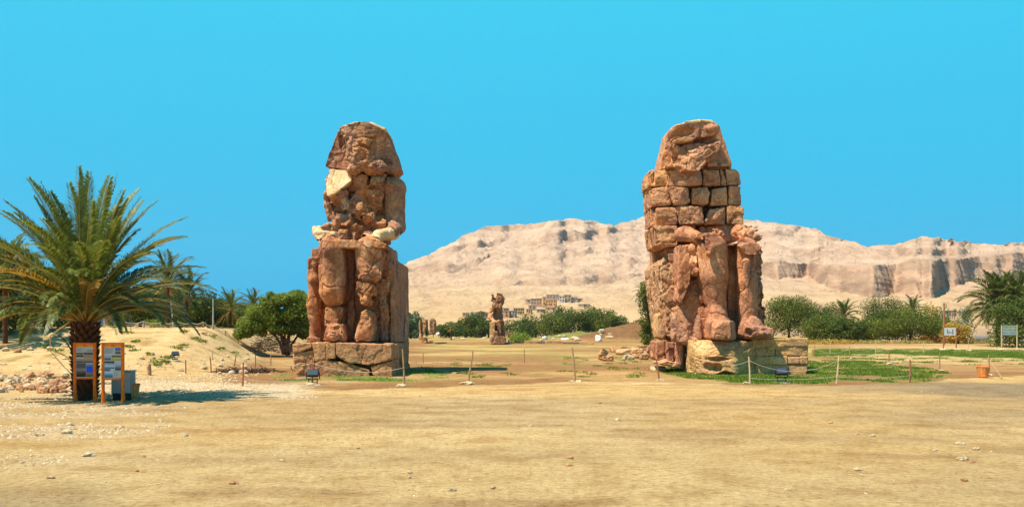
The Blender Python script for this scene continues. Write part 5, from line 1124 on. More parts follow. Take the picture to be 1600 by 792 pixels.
# ---- floodlights
def floodlight(loc, s, label, ry=0):
    t = thing('floodlight', label, 'floodlight', loc, ry)
    mb = MB(); mb.box(-.30*s, .30*s, -.10*s, .10*s, -.20*s, .20*s, .02); o = mb.build('housing', M['black_metal'], t, loc=(0, 0, .62*s)); o.rotation_euler = (R(-32), 0, 0)
    g_ = MB().box(-.26*s, .26*s, -.108*s, -.102*s, -.16*s, .16*s).build('lens', M['glass'], o)
    mb = MB()
    for sx_ in (-1, 1): mb.box(sx_*.34*s-.02*s, sx_*.34*s+.02*s, -.03, .03, .34*s, .66*s); mb.box(sx_*.22*s-.02*s, sx_*.22*s+.02*s, -.03, .03, 0, .34*s)
    mb.box(-.36*s, .36*s, -.03, .03, .30*s, .338*s); mb.box(-.24*s, .24*s, -.028, .028, .12*s, .15*s); mb.build('bracket', M['black_metal'], t)
    MB().box(-.42*s, .42*s, -.22*s, .22*s, -.05, .03*s, .02).build('base_slab', M['conc'], t); return t
floodlight(G(489, 601), 1.05, 'black floodlight standing in front of the left pedestal')
floodlight(G(1221, 598), 1.05, 'black floodlight on the grass before the right pedestal')
floodlight(G(274, 563), .8, 'black floodlight on the sandy bank at the left', .5)
# ---- rope fence posts
def post(px, top, foot, label, mat='wood', lean=0, r=.045, stones_=0, group='posts of the rope fence'):
    b0 = G(px, foot); h = max(.4, (foot-top)/F*b0[1]); t = thing('fence_post', label, 'fence post', b0, 0, group)
    L = lean/F*b0[1]; mb = MB(); mb.tube([(0, 0, -.1), (L*.45+.012, 0, h*.5), (L, 0, h)], [r*1.1, r, r*.85], 7); mb.build('pole', M[mat], t)
    for k in range(stones_):
        MB().stone((random.uniform(-.3, .3), random.uniform(-.25, .1), .05), random.uniform(.12, .25), 700+k+int(px), (1.4, 1, .5)).build('footing_stone', M['palerock'], t)
    return b0, np.array([b0[0]+L, b0[1], b0[2]+h])
PT = {}
for px, top, foot, lean, st_, mat, lb in [
    (488, 561, 601, 0, 3, 'redwood', 'post with stones at its foot before the left pedestal floodlight'), (632, 545, 604, -3, 3, 'wood', 'post with stones at its foot by the left pedestal right corner'),
    (731, 550, 600, 8, 2, 'wood', 'right leaning post with grey stone footing beyond the left pedestal shadow'), (899, 543, 597, -5, 2, 'wood', 'tall thin post with flat stones midway between the two pedestals'),
    (1030, 561, 595, -5, 1, 'redwood', 'post with a white stone at the left edge of the right lawn'), (1172, 557, 599, -2, 1, 'palewood', 'straight pale post in front of the right pedestal'),
    (1307, 556, 599, 4, 0, 'palewood', 'pale leaning post on the lawn right of the right pedestal'), (1422, 562, 597, 0, 0, 'redwood', 'post at the right tip of the lawn'), (1468, 551, 580, 0, 1, 'wood', 'post with a small stone beyond the tip of the lawn'),
    (1546, 554, 587, -1, 1, 'wood', 'dark upright post beside the orange basket at the right'), (661, 551, 567, 0, 0, 'wood', 'thin post far behind the left pedestal shadow'), (819, 545, 567, 0, 0, 'wood', 'thin post in the middle of the field behind'),
    (738, 547, 555, 0, 0, 'wood', 'tiny post in the field between the ruined gate and the far colossus'), (379, 566, 604, 1, 0, 'redwood', 'reddish post standing alone left of the left pedestal'),
    (290, 562, 584, 0, 0, 'redwood', 'reddish post at the foot of the sandy bank'), (330, 558, 580, -2, 0, 'redwood', 'reddish post left of the heap of dead palm fibre'), (365, 554, 578, 4, 0, 'redwood', 'right leaning post behind the heap of dead palm fibre'),
    (399, 554, 574, 0, 0, 'redwood', 'short post behind the fibre heap, nearer the spreading tree'), (423, 554, 572, 0, 0, 'wood', 'short post before the brush heap under the spreading tree'), (331, 546, 560, 1, 0, 'palewood', 'thin pale post low on the sandy bank'),
    (1273, 540, 557, 0, 0, 'redwood', 'short reddish post just behind the right pedestal'), (1297, 532, 553, 0, 0, 'palewood', 'pale post on the far grass behind the right pedestal'), (1327, 541, 561, 0, 1, 'wood', 'dark post with white stone at the far edge of the lawn'),
    (1368, 532, 552, 0, 0, 'palewood', 'pale post on the far grass strip, middle one'), (1389, 546, 569, 0, 1, 'redwood', 'post with a white stone behind the right half of the lawn'), (1443, 532, 552, 0, 0, 'palewood', 'pale post on the far grass strip below the acacia'),
    (1513, 531, 548, 0, 2, 'palewood', 'pale post with a round stone below the concrete pipes')]:
    PT[px] = post(px, top, foot, 'wooden fence '+lb, mat, lean, .05 if foot > 590 else .045, st_)
mb = MB(); a0 = PT[1546][1]+np.array((.03, -.05, -.35)); mb.tube([a0, P(1566, 515, 54.5)*np.array((1, 1, 0))+np.array((0, 0, .05))], [.025, .03], 6); tag(mb.build('prop_stick', M['wood']), 'thin stick propping the dark post beside the orange basket', 'stick')
def rope(a, b, sag, label, mat='rope', r=.010, mid=None):
    a, b = np.array(a), np.array(b); pts = [a+(b-a)*t_+np.array((0, 0, -4*sag*t_*(1-t_))) for t_ in np.linspace(0, 1, 13)]
    tag(MB().tube(pts, r, 5).build('rope', M[mat], None, True), label, 'rope', 'ropes strung between the fence posts')
def at_post(px, f_): a, b = PT[px]; return a+(b-a)*f_-np.array((0, .06, 0))
ra = P(440, 566, 50)
rope(ra, at_post(488, .85), .15, 'upper rope running left from the floodlight post at the left pedestal'); rope(at_post(488, .85), at_post(632, .50), .35, 'upper rope across the front of the left pedestal')
rope(P(460, 590, 50), at_post(488, .33), .06, 'lower rope running left from the floodlight post at the left pedestal'); rope(at_post(488, .33), P(560, 594, 49), .2, 'lower rope sagging before the left pedestal')
rope(P(1140, 570, 51), at_post(1172, .85), .08, 'upper rope left of the pale post before the right pedestal'); rope(at_post(1172, .85), at_post(1307, .85), .62, 'upper rope across the front of the right pedestal'); rope(at_post(1172, .2), at_post(1307, .25), .12, 'lower rope across the front of the right pedestal')
rope(at_post(1307, .25), at_post(1422, .3), .1, 'thin lower rope over the lawn right of the right pedestal'); rope(at_post(1273, .8), at_post(1327, .8), .5, 'thin rope over the far grass behind the right pedestal'); rope(at_post(1327, .8), at_post(1368, .6), .6, 'thin rope sagging right of the dark far post'); rope(at_post(1389, .45), at_post(1468, .5), .25, 'thin rope behind the right half of the lawn')
rope(at_post(379, .36), P(470, 596, 50), .12, 'thin rope from the lone reddish post towards the left pedestal')
# ---- wooden stump posts and rail fence on the crest of the bank
def stump(px, top, foot, label):
    b0 = G(px, foot); h = (foot-top)/F*b0[1]; mb = MB(); mb.tube([(0, 0, -.1), (.03, 0, h*.4), (-.02, 0, h*.7), (.05, 0, h)], [.16, .13, .15, .10], 8); o = mb.build('stump', M['wood'], None, False, tuple(b0)); tag(o, label, 'stump')
stump(233, 568, 586, 'knobbly brown wooden stump on the sand right of the boards'); stump(150, 566, 586, 'dark stump just behind the gap between the two boards')
prev = None
for i, px in enumerate((194, 225, 252, 278, 299, 318, 333, 352, 372)):
    X0 = (px-CX)/F; Y = np.interp(px, [194, 372], [84, 98]); b0 = np.array([X0*Y, Y, float(ground_z(X0*Y, Y))]); h = .62+.1*(i % 2)
    t = thing('fence_post', ('leftmost post', 'second post from the left', 'third post from the left', 'fourth post from the left', 'middle post', 'fourth post from the right', 'third post from the right', 'second post from the right', 'rightmost post')[i]+' of the low rail fence on the crest of the bank', 'fence post', b0, 0, 'posts of the rail fence on the bank'); MB().tube([(0, 0, -.1), (0, 0, h)], [.07, .055], 6).build('pole', M['wood'], t)
    top = b0+np.array((0, 0, h-.05))
    if prev is not None:
        for dz, sg, nm in ((0, .18, 'upper'), (-.32, .02, 'lower')):
            pts = [prev+(top-prev)*t_+np.array((0, -.02, dz-4*sg*t_*(1-t_))) for t_ in np.linspace(0, 1, 9)]
            tag(MB().tube(pts, .05 if dz == 0 else .035, 5).build('fence_rail', M['palewood']), nm+' rail of the bank fence in its '+('first', 'second', 'third', 'fourth', 'fifth', 'sixth', 'seventh', 'last')[i-1]+' gap from the left', 'fence rail', 'rails of the fence on the bank')
    prev = top
# ---- poles
o = on(333, 118); tag(MB().tube([o, o+np.array((0, 0, 4.0))], [.11, .09], 8).build('metal_pole', M['grey_metal']), 'grey metal pole standing among the trees on the bank', 'pole')
o = on(271, 100); tag(MB().tube([o, o+np.array((-.3, 0, 3.4))], [.09, .07], 8).build('metal_pole', M['grey_metal']), 'slanting grey pole before the dark trees on the bank', 'pole')
o = on(1475, 175); tag(MB().tube([o-np.array((0, 0, .2)), o+np.array((0, 0, 8.2))], [.20, .16], 8).build('wooden_pole', M['redwood']), 'tall dark wooden pole behind the white sign', 'pole')
# ---- low building behind the big palm
t = thing('low_building', 'low building with white and orange wall panels behind the trunk of the big palm', 'building', on(150, 112)); s = 112/F; gz = float(t.location[2])
def bx(x0, x1, y0, y1, d0, d1, nm, mt, par=None):
    mb = MB(); mb.box((x0-150)*s, (x1-150)*s, d0, d1, EYE-(y1-HY)*s-gz-.3, EYE-(y0-HY)*s-gz); return mb.build(nm, mt, par or t)
wl = flat_mat('grey_plaster', (.42, .34, .25), .9, .1, 1); bx(80, 151, 484, 512, 0, 5, 'wall', wl); bx(151, 183, 479, 512, .4, 5, 'wall', flat_mat('white_plaster', (.72, .70, .66), .8, .06, 1)); bx(79, 184, 481, 484, -.1, 5.2, 'roof', flat_mat('roof_slab', (.4, .34, .27), .9))
for x0, x1, c in ((153, 158, (.25, .35, .5)), (160, 163, (.7, .7, .68)), (164, 170, (.75, .30, .06)), (172, 175, (.3, .3, .3)), (177, 182, (.6, .6, .62))): bx(x0, x1, 482, 510, .3, .39, 'wall_panel', flat_mat('wall_panel_paint', c, .7, .05))
bx(102, 108, 497, 505, -.06, -.003, 'window', M['black_metal'])

# ---- boulders
def boulder(px, foot, w, h, label, seed, mat='rock', group=None, d=None, facets=((.7, .12), (.3, .05)), lean=0, cat='boulder'):
    b0 = G(px, foot); s = b0[1]/F; W_, H_ = w*s/2, h*s/2; D = d or W_*.8
    S = Sculpt((-W_*1.3, -D*1.3, -H_*.3), (W_*1.3, D*1.3, H_*2.4), max(.05, min(.14, W_/9)))
    r_ = np.random.default_rng(seed); S.box((0, 0, H_*.9), (W_*.92, D*.9, H_*.95), min(W_, H_)*.5, (0, lean, r_.uniform(-.3, .3)), k=.1)
    for k in range(3): n_ = r_.normal(size=3); n_[2] = abs(n_[2]); n_ /= np.linalg.norm(n_); S.cut(np.array((0, 0, H_*.9))+n_*np.array((W_, D, H_))*.72, n_)
    v, q = S.mesh(); sc = min(W_, H_); v = rockify(v, q, seed, facets=tuple((a*max(.4, sc), b_*max(.3, sc)) for a, b_ in facets), rough=.05*sc)
    o = obj('boulder', mesh_np('boulder', v, q, M[mat], True), None, tuple(b0-np.array((0, 0, .04)))); tag(o, label, cat, group); return o
BG = 'fallen rocks left of the right colossus'
for i, (px, ft, w, h, lb, ln) in enumerate([(942, 563, 13, 20, 'tall pointed rock with a twisted top, leftmost of the fallen rocks', .5), (950, 564, 16, 10, 'low jagged rock at the right foot of the pointed rock', 0), (966, 550, 24, 10, 'flat slab at the back of the fallen rocks', 0), (976, 554, 26, 10, 'long flat block in front of the back slab', .05),
        (981, 562, 18, 9, 'low smooth pale rock at the front of the fallen rocks', 0), (995, 560, 20, 18, 'big rounded boulder in the middle of the fallen rocks', 0), (1006, 562, 15, 11, 'small dark rock at the foot of the big rounded boulder', 0), (1014, 559, 16, 20, 'dark rough boulder beside the right pedestal', .2), (1004, 548, 18, 10, 'grey boulder behind the big rounded boulder', 0), (1028, 579, 22, 8, 'broken yellow lump at the left foot of the right pedestal', 0)]):
    boulder(px, ft, w*1.15, h*1.15, lb, 800+i, 'rock' if i not in (4, 9) else 'palerock', BG, lean=ln)
# tumbled stones at the foot of the bank
rr = np.random.default_rng(41)
mb = None
for i in range(110):
    px = rr.uniform(-8, 116); ft = rr.uniform(588, 614); sz = rr.uniform(.10, .30)
    o = MB().stone((0, 0, sz*.35), sz, 2000+i, (1.2, 1, .8)).build('tumbled_stone', M['rock'] if rr.random() < .72 else M['palerock'], None, False, tuple(G(px, ft))); o.rotation_euler = (rr.uniform(-.3, .3), rr.uniform(-.3, .3), rr.uniform(0, 6)); tag(o, 'brown stone tumbled in the row along the foot of the bank', 'stone', 'tumbled stones along the foot of the bank')
for px, ft, w, h, lb in ((40, 524, 18, 9, 'reddish round boulder high on the sandy bank'), (77, 586, 14, 5, 'flat brown stone on the sand above the tumbled row'), (33, 503, 8, 13, 'orange upright stone on top of the bank at the left'), (27, 551, 14, 7, 'dark stone on the bank at the left'), (18, 520, 10, 5, 'grey stone among the weeds on the bank'), (318, 522, 12, 4, 'grey flat stone below the rail fence')):
    boulder(px, ft, w, h, lb, int(px)+60, 'rock', None)
rr = np.random.default_rng(43)
for i in range(46):
    px = rr.choice([rr.uniform(170, 400), rr.uniform(0, 120)]); ft = rr.uniform(552, 585) if px > 150 else rr.uniform(500, 585); sz = rr.uniform(.10, .28)
    o = MB().stone((0, 0, sz*.3), sz, 2100+i, (1.2, 1, .7)).build('bank_stone', M['palerock'], None, False, tuple(G(px, ft))); tag(o, 'pale stone lying on the sandy bank', 'stone', 'pale stones on the sandy bank')
rr = np.random.default_rng(47)
for px, py, sz in ((900, 614, .05), (829, 666, .10), (937, 630, .08), (956, 641, .09), (965, 656, .10), (891, 717, .13), (889, 728, .10), (892, 728, .07), (1298, 661, .11), (1339, 680, .10), (1363, 682, .12), (1501, 694, .14), (1525, 702, .12), (1505, 719, .17), (1519, 723, .09), (1341, 734, .10), (1507, 751, .10), (656, 619, .08), (666, 638, .06), (707, 766, .09), (640, 738, .07), (288, 682, .17), (105, 677, .20), (62, 681, .16), (222, 715, .12), (212, 737, .10), (78, 748, .12), (365, 757, .13), (250, 659, .14), (110, 664, .16), (140, 712, .2), (367, 637, .10), (318, 631, .09), (1184, 662, .06), (1240, 640, .05), (1440, 612, .05), (1462, 704, .08), (640, 746, .05), (770, 762, .07), (1100, 700, .05), (1010, 745, .06), (1230, 765, .07), (560, 700, .06), (480, 660, .07), (440, 720, .08)):
    dark = sz < .14 and rr.random() < .65; sz *= .68
    o = MB().stone((0, 0, sz*.28), sz, int(px*7+py), (1.25, 1, .6)).build('path_stone', M['rock'] if dark else M['palerock'], None, False, tuple(G(px, py))); tag(o, 'dark small stone lying on the path' if dark else 'pale small stone lying on the path', 'stone', ('dark' if dark else 'pale')+' stones lying on the path')
# heap of dead palm fibre and the far boundary wall
rr = np.random.default_rng(48); mb = MB()
for i in range(240):
    c = np.array([rr.normal()*1.1, rr.normal()*.35, abs(rr.normal())*.13]); d = rr.normal(size=3)*np.array([.35, .25, .12]); mb.tube([c-d, c+d], [.03, .012], 3, False)
o = mb.build('fibre_heap', M['bark'], None, False, tuple(G(386, 582))); tag(o, 'heap of dead brown palm fibre on the soil left of the left pedestal', 'heap', kind='stuff')

# ---- far colossus and ruined gate stones across the field
Yc = 180.0; fc = thing('colossus', 'small far off seated colossus alone in the middle of the field', 'statue', on(778, Yc))
def Q(x, y, dy=0): return P(x, y, Yc)+np.array((0, dy, 0))
M['farstone'] = stone_mat('far_brown_stone', ((.18, .085, .04), (.34, .17, .08), (.44, .25, .13)), (.25, .13, .08), .35, .15, .6)
def far_part(nm, build, mat, seed, lo=(762, 545), hi=(796, 452), am=.22):
    S = Sculpt(Q(*lo)-np.array((0, 1, 0)), Q(*hi)+np.array((0, 9, 0)), .14); build(S); return solid(nm, S, mat, fc, seed, facets=((1.8, am), (.8, am*.5)), rough=.12)
def pr_(S, pts, yf, yb, r=.3, **k): S.prism(pts, Yc+yf, Yc+yb, r, **k)
far_part('head', lambda S: (S.ell(Q(779, 468, 3.2), (1.35, 1.3, 1.5), k=.2), pr_(S, [(766, 471), (768, 460), (771, 457), (772, 470)], 2.4, 4, .2), pr_(S, [(774, 462), (776, 456), (784, 459), (786, 470), (785, 478), (772, 476)], 2.2, 4.6, .3, k=.2), S.ell(Q(773, 461, 2.2), (.25, 2, .8), op='s')), M['farstone'], 900)
far_part('torso', lambda S: (pr_(S, [(769, 482), (774, 476), (785, 478), (787, 500), (788, 512), (770, 512)], 2.6, 5.5, .6), S.ell(Q(776, 478, 2.4), (1.2, .8, .9), k=.4)), M['farstone'], 901)
far_part('arm', lambda S: (S.tube(Q(767, 482, 2.6), Q(766, 492, 2.4), .62, .55, k=.2), S.tube(Q(765, 494, 2.3), Q(773, 504, .8), .5, .4, k=.2), S.tube(Q(772, 505, .9), Q(780, 501, .6), .38, .3, k=.2)), M['rightupper'], 902, am=.12)
far_part('leg', lambda S: (pr_(S, [(776, 503), (783, 502), (784, 530), (777, 530)], .4, 3, .4)), M['farstone'], 903, am=.12)
far_part('throne', lambda S: (pr_(S, [(773, 502), (788, 498), (791, 530), (792, 538), (774, 538)], 2.0, 7, .3), ), M['farstone'], 904)
far_part('pillar', lambda S: (pr_(S, [(765, 503), (773, 502), (774, 534), (765, 534)], -.2, 2, .12), ), M['pedright'], 905, am=.05)
far_part('foot_block', lambda S: (pr_(S, [(767, 526), (776, 524), (790, 526), (791, 538), (767, 538)], -.8, 6, .25), S.ell(Q(774, 522, -.1), (.7, .7, .9), k=.1)), M['farstone'], 906, am=.1)
Yc = 178.0; gt = thing('ruined_gate', 'tall broken stone slabs of a ruined gate right of the left colossus', 'ruin', on(665, Yc)); fc = gt
def gate(nm, pts, yf, yb, mat, seed, r=.3): 
    xs = [p_[0] for p_ in pts]; ys = [p_[1] for p_ in pts]; S = Sculpt(Q(min(xs), max(ys), yf-.5), Q(max(xs), min(ys), yb+.5), .14); pr_(S, pts, yf, yb, r); return solid(nm, S, mat, gt, seed, facets=((1.4, .12), (.6, .07)), rough=.08)
gate('slab', [(653, 501), (657, 499), (660, 528), (661, 537), (655, 537)], 0, 1.6, M['pedright'], 910); gate('slab', [(659, 499), (663, 498), (667, 505), (663, 528), (660, 525)], .2, 2, M['rightupper'], 911)
gate('slab', [(663, 499), (668, 499), (669, 512), (665, 520), (663, 514)], 1.2, 2.6, M['farstone'], 912); gate('rubble', [(656, 493), (659, 492), (664, 497), (659, 499)], .6, 1.8, M['pale'], 913, .1)
gate('slab', [(671, 499), (674, 496), (679, 498), (681, 503), (680, 523), (670, 523)], 3, 5, M['farstone'], 914); gate('foot_block', [(656, 528), (666, 528), (667, 537), (656, 537)], -.4, 3, M['lower'], 915, .15)
gate('pale_stone', [(660, 527), (663, 521), (667, 527)], -.2, 1.4, M['pale'], 916, .1)
MB().box(Q(675, 0)[0]-gt.location[0]-.07, Q(675, 0)[0]-gt.location[0]+.07, 2.75, 2.9, 1.4, 4.6).build('pale_seam', M['palerock'], gt)
for (px, ft, w, h, lb, mt, cat) in ((672, 536, 14, 5, 'brown fallen lump just right of the ruined gate foot', 'rock', 'boulder'), (645, 524, 14, 13, 'stone block draped in white sheeting left of the ruined gate', 'white', 'wrapped block'), (689, 524, 16, 10, 'rounded stone block wrapped in white sheeting right of the ruined gate', 'white', 'wrapped block'), (642, 527, 20, 4, 'flat white sheeted stone at the foot of the left wrapped block', 'white', 'wrapped block'), (703, 527, 6, 4, 'small white wrapped stone right of the rounded wrapped block', 'white', 'wrapped block'), (746, 526, 12, 4, 'low white wrapped stone left of the far colossus', 'white', 'wrapped block'), (935, 533, 11, 11, 'white sack like bundle at the foot of the brown earth mound', 'white', 'bundle'),
        (851, 530, 8, 6, 'small white bundle on the low mud wall', 'white', 'bundle'), (882, 530, 13, 3, 'row of flat white bundles on the grass right of the mud wall bundle', 'white', 'bundle'), (864, 530, 5, 3, 'tiny white bundle between the two larger ones', 'white', 'bundle'), (804, 524, 8, 4, 'small white heap above the green crop plants', 'white', 'bundle'), (834, 524, 13, 7, 'round straw coloured stack before the far tree line', 'palerock', 'straw stack'), (796, 537, 6, 7, 'small upright stone right of the far colossus', 'palerock', 'boulder'), (941, 521, 12, 8, 'pale boulder on top of the brown earth mound', 'palerock', 'boulder'), (939, 528, 5, 9, 'yellow leaning stone below the pale boulder on the mound', 'palerock', 'boulder'), (953, 523, 8, 3, 'flat pale stone lying on the brown mound', 'palerock', 'boulder'), (814, 526, 9, 3, 'flat white stone left of the straw coloured stack', 'palerock', 'boulder')):
    boulder(px, ft, w, h, lb, int(px*3), mt, None, cat=cat, facets=((.9, .06), (.4, .03)))
t = thing('mud_wall', 'long low brown mud brick wall across the far field', 'wall', P(850, 515, 185)*np.array((1, 1, 0)))
for i, (x0, x1, h) in enumerate(((805, 841, .75), (841, 852, .7), (853, 880, .78), (880, 905, .5), (905, 928, .35))):
    s = 185/F; mb = MB(); mb.box((x0-850)*s, (x1-850)*s-.02, -.4, .5, -.2, h, .08); mb.build('wall_section', M['rock'] if i % 2 == 0 else M['twig'], t)
block_ = MB(); s = 150/F
# ---- signs at the right
def sign(px0, px1, top, low, foot, Y, label, postm, panelm):
    s = Y/F; cx = ((px0+px1)/2-CX)*s; t = thing('sign_board', label, 'sign', (cx, Y, 0)); w = (px1-px0)*s/2; z0 = EYE-(low-HY)*s; z1 = EYE-(top-HY)*s
    for sx_ in (-1, 1): MB().box(sx_*w-.07, sx_*w+.07, -.06, .06, -.1, z1, .01).build('post', postm, t); MB().stone((sx_*w, -.1, .1), .5, 5+sx_, (1.3, 1, .35)).build('footing_stone', M['palerock'], t)
    pn = MB().box(-w+.075, w-.075, -.03, .03, z0, z1, .01).build('panel', panelm, t); return t, pn, w, z0, z1
t, pn, w, z0, z1 = sign(1474, 1494, 512, 524, 547, 131, 'white sign with dark figures on two rusty posts', M['redwood'], flat_mat('sign_white', (.62, .58, .56), .5, .05))
def stroke(pts, wd, mat, par, y): 
    mb = MB()
    for a, b_ in zip(pts, pts[1:]):
        a, b_ = np.array(a), np.array(b_); d = (b_-a)/(np.linalg.norm(b_-a)+1e-9); nn = np.array([-d[1], d[0]])*wd/2; c = [a-nn, a+nn, b_+nn, b_-nn]
        mb.add([(x, y, z) for x, z in c]+[(x, y+.012, z) for x, z in c], [(0, 1, 2, 3), (7, 6, 5, 4), (0, 4, 5, 1), (1, 5, 6, 2), (2, 6, 7, 3), (3, 7, 4, 0)])
    mb.build('lettering', mat, par)
ink = flat_mat('sign_ink', (.16, .06, .08), .6); H_ = z1-z0; zc = (z0+z1)/2
stroke([(-.38, zc+.32*H_), (-.30, zc+.1*H_), (-.42, zc-.05*H_), (-.22, zc-.1*H_), (-.30, zc-.28*H_)], .09, ink, pn, -.046); stroke([(-.12, zc+.05*H_), (-.02, zc-.22*H_)], .08, ink, pn, -.046); stroke([(.12, zc), (.2, zc-.2*H_)], .09, ink, pn, -.046); stroke([(.34, zc+.3*H_), (.48, zc+.18*H_), (.34, zc), (.52, zc-.2*H_), (.28, zc-.28*H_)], .09, ink, pn, -.046)
t, pn, w, z0, z1 = sign(1565, 1589, 508, 524, 547, 131, 'blue grey sign full of small yellow and white writing on two pale posts', M['palewood'], flat_mat('sign_blue', (.14, .22, .24), .5, .1)); H_ = z1-z0
rr = np.random.default_rng(3); ky = flat_mat('sign_yellow', (.6, .5, .2), .6); kw = flat_mat('sign_pale', (.5, .55, .5), .6)
for row, (v_, c_) in enumerate(((.88, kw), (.73, ky), (.60, ky), (.45, kw), (.30, kw), (.14, kw))):
    x = -w+.2
    mb = MB()
    while x < w-.25: l_ = rr.uniform(.05, .22); hh = rr.uniform(.035, .06); mb.box(x, x+l_, -.045, -.034, z0+H_*v_-hh, z0+H_*v_+hh); x += l_+rr.uniform(.03, .08)
    mb.build('lettering', c_, pn)
# ---- concrete pipes
def pipe(x0, x1, cy, r, Y, ang, label, mat):
    s = Y/F; L = (x1-x0)*s; t = thing('concrete_pipe', label, 'pipe', (((x0+x1)/2-CX)*s, Y, r), ang); n_ = 28; V = []; Qd = []
    for x, rr_ in ((-L/2, r), (L/2, r), (L/2, r*.84), (-L/2, r*.84)):
        for k in range(n_): a = 2*math.pi*k/n_; V.append((x, math.cos(a)*rr_, math.sin(a)*rr_))
    for i in range(4):
        for k in range(n_): Qd.append((i*n_+k, i*n_+(k+1) % n_, ((i+1) % 4)*n_+(k+1) % n_, ((i+1) % 4)*n_+k))
    MB().add(V, Qd).build('pipe_body', mat, t, False); return t
pipe(1496, 1518, 528, .85, 205, R(-24), 'long pale concrete pipe, leftmost of the row behind the signs', M['conc']); pipe(1522, 1540, 528, .88, 205, R(-28), 'dark grey concrete pipe in the middle of the row behind the signs', M['conc_dark'])
pipe(1534, 1546, 528, .86, 208, R(-28), 'dark pipe hidden behind the middle grey pipe', M['conc_dark']); pipe(1562, 1572, 528, .68, 200, R(-24), 'short pale concrete pipe behind the blue grey sign', M['conc']); pipe(1592, 1606, 529, .5, 195, R(-20), 'small pipe at the right picture edge', M['conc_dark'])
# ---- village on the slope
rr = np.random.default_rng(19); WM = {}
def house(px, foot, w, h, col, label, nwin=2, d=7, group='village houses on the slope', roof=None, rows=1):
    p = hill_point(px, foot); s = p[1]/F; W_, H_ = w*s/2, h*s; t = thing('village_house', label, 'house', p-np.array((0, 8, 0)), rr.uniform(-.2, .12), group)
    if col not in WM: WM[col] = flat_mat('house_paint', tuple(.52*c_+.48*q_ for c_, q_ in zip(col, (.42, .30, .19))), .9, .14, .35)
    MB().box(-W_, W_, 0, d, -4, H_).build('wall', WM[col], t); MB().box(-W_-.15, W_+.15, -.15, d+.15, H_+.003, H_+.35).build('roof', WM.setdefault(roof or 'r', flat_mat('roof_edge', (.36, .27, .18), .9, .2, .3)), t)
    for r_ in range(rows):
        for k in range(nwin):
            x = -W_+2*W_*(k+.5)/nwin+rr.uniform(-.2, .2); z = H_*(r_+.55)/rows; f_ = MB().box(x-.45, x+.45, -.05, -.004, z-.55, z+.65).build('window', WM.setdefault('win', flat_mat('window_dark', (.05, .04, .035), .6)), t)
    MB().box(W_*.15, W_*.15+.9, -.06, -.005, 0, 1.9).build('door', WM.setdefault('door', flat_mat('door_paint', (.12, .14, .16), .7)), t); return t
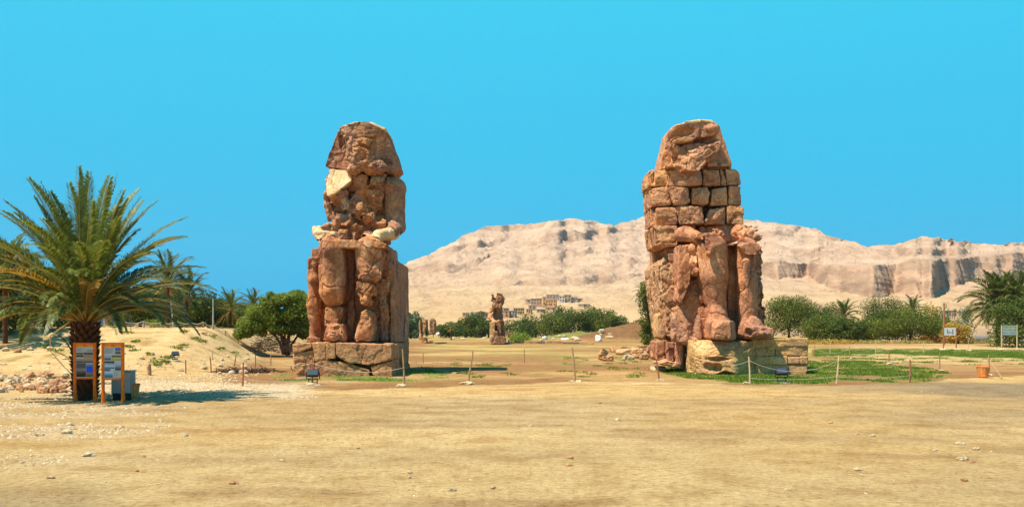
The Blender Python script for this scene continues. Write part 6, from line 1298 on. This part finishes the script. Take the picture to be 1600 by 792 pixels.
for a in [(728, 495, 8, 6, (.42, .24, .16), 'brown low house at the left end of the village', 2), (741, 496, 9, 8, (.45, .66, .62), 'pale turquoise house left of the far colossus', 2), (752, 496, 10, 9, (.48, .25, .17), 'reddish house right of the turquoise house', 3), (761, 496, 8, 8, (.60, .34, .22), 'salmon house just left of the far colossus', 1),
    (735, 500, 7, 4, (.5, .42, .34), 'small grey house below the turquoise house', 1), (791, 495, 9, 9, (.60, .20, .08), 'red orange house right of the far colossus', 1), (799, 495, 9, 9, (.20, .22, .25), 'slate grey house beside the red orange house', 2), (789, 487, 12, 5, (.35, .36, .36), 'grey blue house above the red orange house', 3),
    (811, 491, 15, 9, (.70, .42, .10), 'yellow house with a row of windows', 5), (825, 489, 7, 6, (.52, .28, .12), 'small tan house right of the yellow house', 2), (832, 484, 11, 6, (.40, .28, .20), 'brown house above the trees', 2), (838, 476, 15, 9, (.42, .26, .20), 'large brown ruined house above the yellow house', 4), (826, 473, 8, 5, (.40, .28, .2), 'low dark ruin left of the orange house', 1),
    (850, 478, 5, 14, (.62, .28, .06), 'narrow orange tower part of the orange house', 1), (858, 478, 18, 9, (.68, .27, .05), 'bright orange house in the middle of the village', 5), (862, 468, 17, 7, (.30, .22, .20), 'dark brown house above the bright orange house', 4), (877, 472, 8, 9, (.62, .58, .54), 'white two storey house at the top of the village', 2), (886, 471, 10, 10, (.42, .32, .20), 'tan house right of the white two storey house', 2), (896, 471, 10, 6, (.38, .35, .34), 'grey low house at the right end of the village', 3),
    (905, 470, 8, 3, (.5, .4, .28), 'low sandy wall house at the far right of the village', 1), (845, 488, 12, 4, (.46, .36, .25), 'long sandy house just above the dark trees', 3), (860, 484, 14, 3, (.44, .34, .24), 'low sandy terrace under the orange house', 2), (912, 479, 16, 3, (.45, .35, .24), 'low ruined wall right of the dark trees', 1), (798, 520, 12, 5, (.65, .30, .08), 'small orange house behind the far colossus base', 3)]:
    house(a[0], a[1], a[2]*1.12, a[3]*.95, a[4], a[5], a[6], rows=2 if a[3] > 8.5 else 1) if a[1] < 505 else None
house(1478, 494, 16, 8, (.50, .28, .20), 'pink brown house on the rise above the red scrub at the right', 4, rows=2); house(1494, 492, 10, 5, (.55, .40, .28), 'small sandy house on the rise right of the pink brown house', 2)
# far low wall below the trees at x 800: orange hut
t = thing('mud_hut', 'small orange hut behind the base of the far colossus', 'hut', on(799, 300)); s = 300/F
MB().box(-1.6, 1.6, 0, 3, -.3, 1.6).build('wall', flat_mat('hut_paint', (.60, .28, .08), .9, .1, .5), t); MB().box(-1.7, 1.7, -.1, 3.1, 1.603, 1.75).build('roof', M['twig'], t)
for x in (-.8, .7): MB().box(x-.3, x+.3, -.05, -.004, .6, 1.2).build('window', M['black_metal'], t)
rr = np.random.default_rng(50)
for i in range(13):
    px = rr.uniform(690, 960); py = rr.uniform(526, 533)
    if 760 < px < 800: continue
    o = MB().stone((0, 0, .2), rr.uniform(.4, .9), 3000+i, (1.4, 1, .5)).build('field_stone', M['palerock'], None, False, tuple(G(px, py))); tag(o, 'pale stone lying in the far field', 'stone', 'pale stones lying in the far field')
# ================================================================ air between here and the mountain
hz = MB().box(-3500, 3500, -60, 3300, -6.5, 330).build('haze', None); hm = bpy.data.materials.new('haze_air'); hm.use_nodes = True; hn = hm.node_tree.nodes
for x in list(hn):
    if x.type == 'BSDF_PRINCIPLED': hn.remove(x)
pv = hn.new('ShaderNodeVolumePrincipled'); pv.inputs['Color'].default_value = (.80, .82, .92, 1); pv.inputs['Density'].default_value = .00004; pv.inputs['Anisotropy'].default_value = .2
hm.node_tree.links.new(pv.outputs[0], hn['Material Output'].inputs['Volume']); hz.data.materials.append(hm); hz['kind'] = 'stuff'; hz['label'] = 'thin dusty haze in the air over the plain'
SC.cycles.volume_bounces = 0
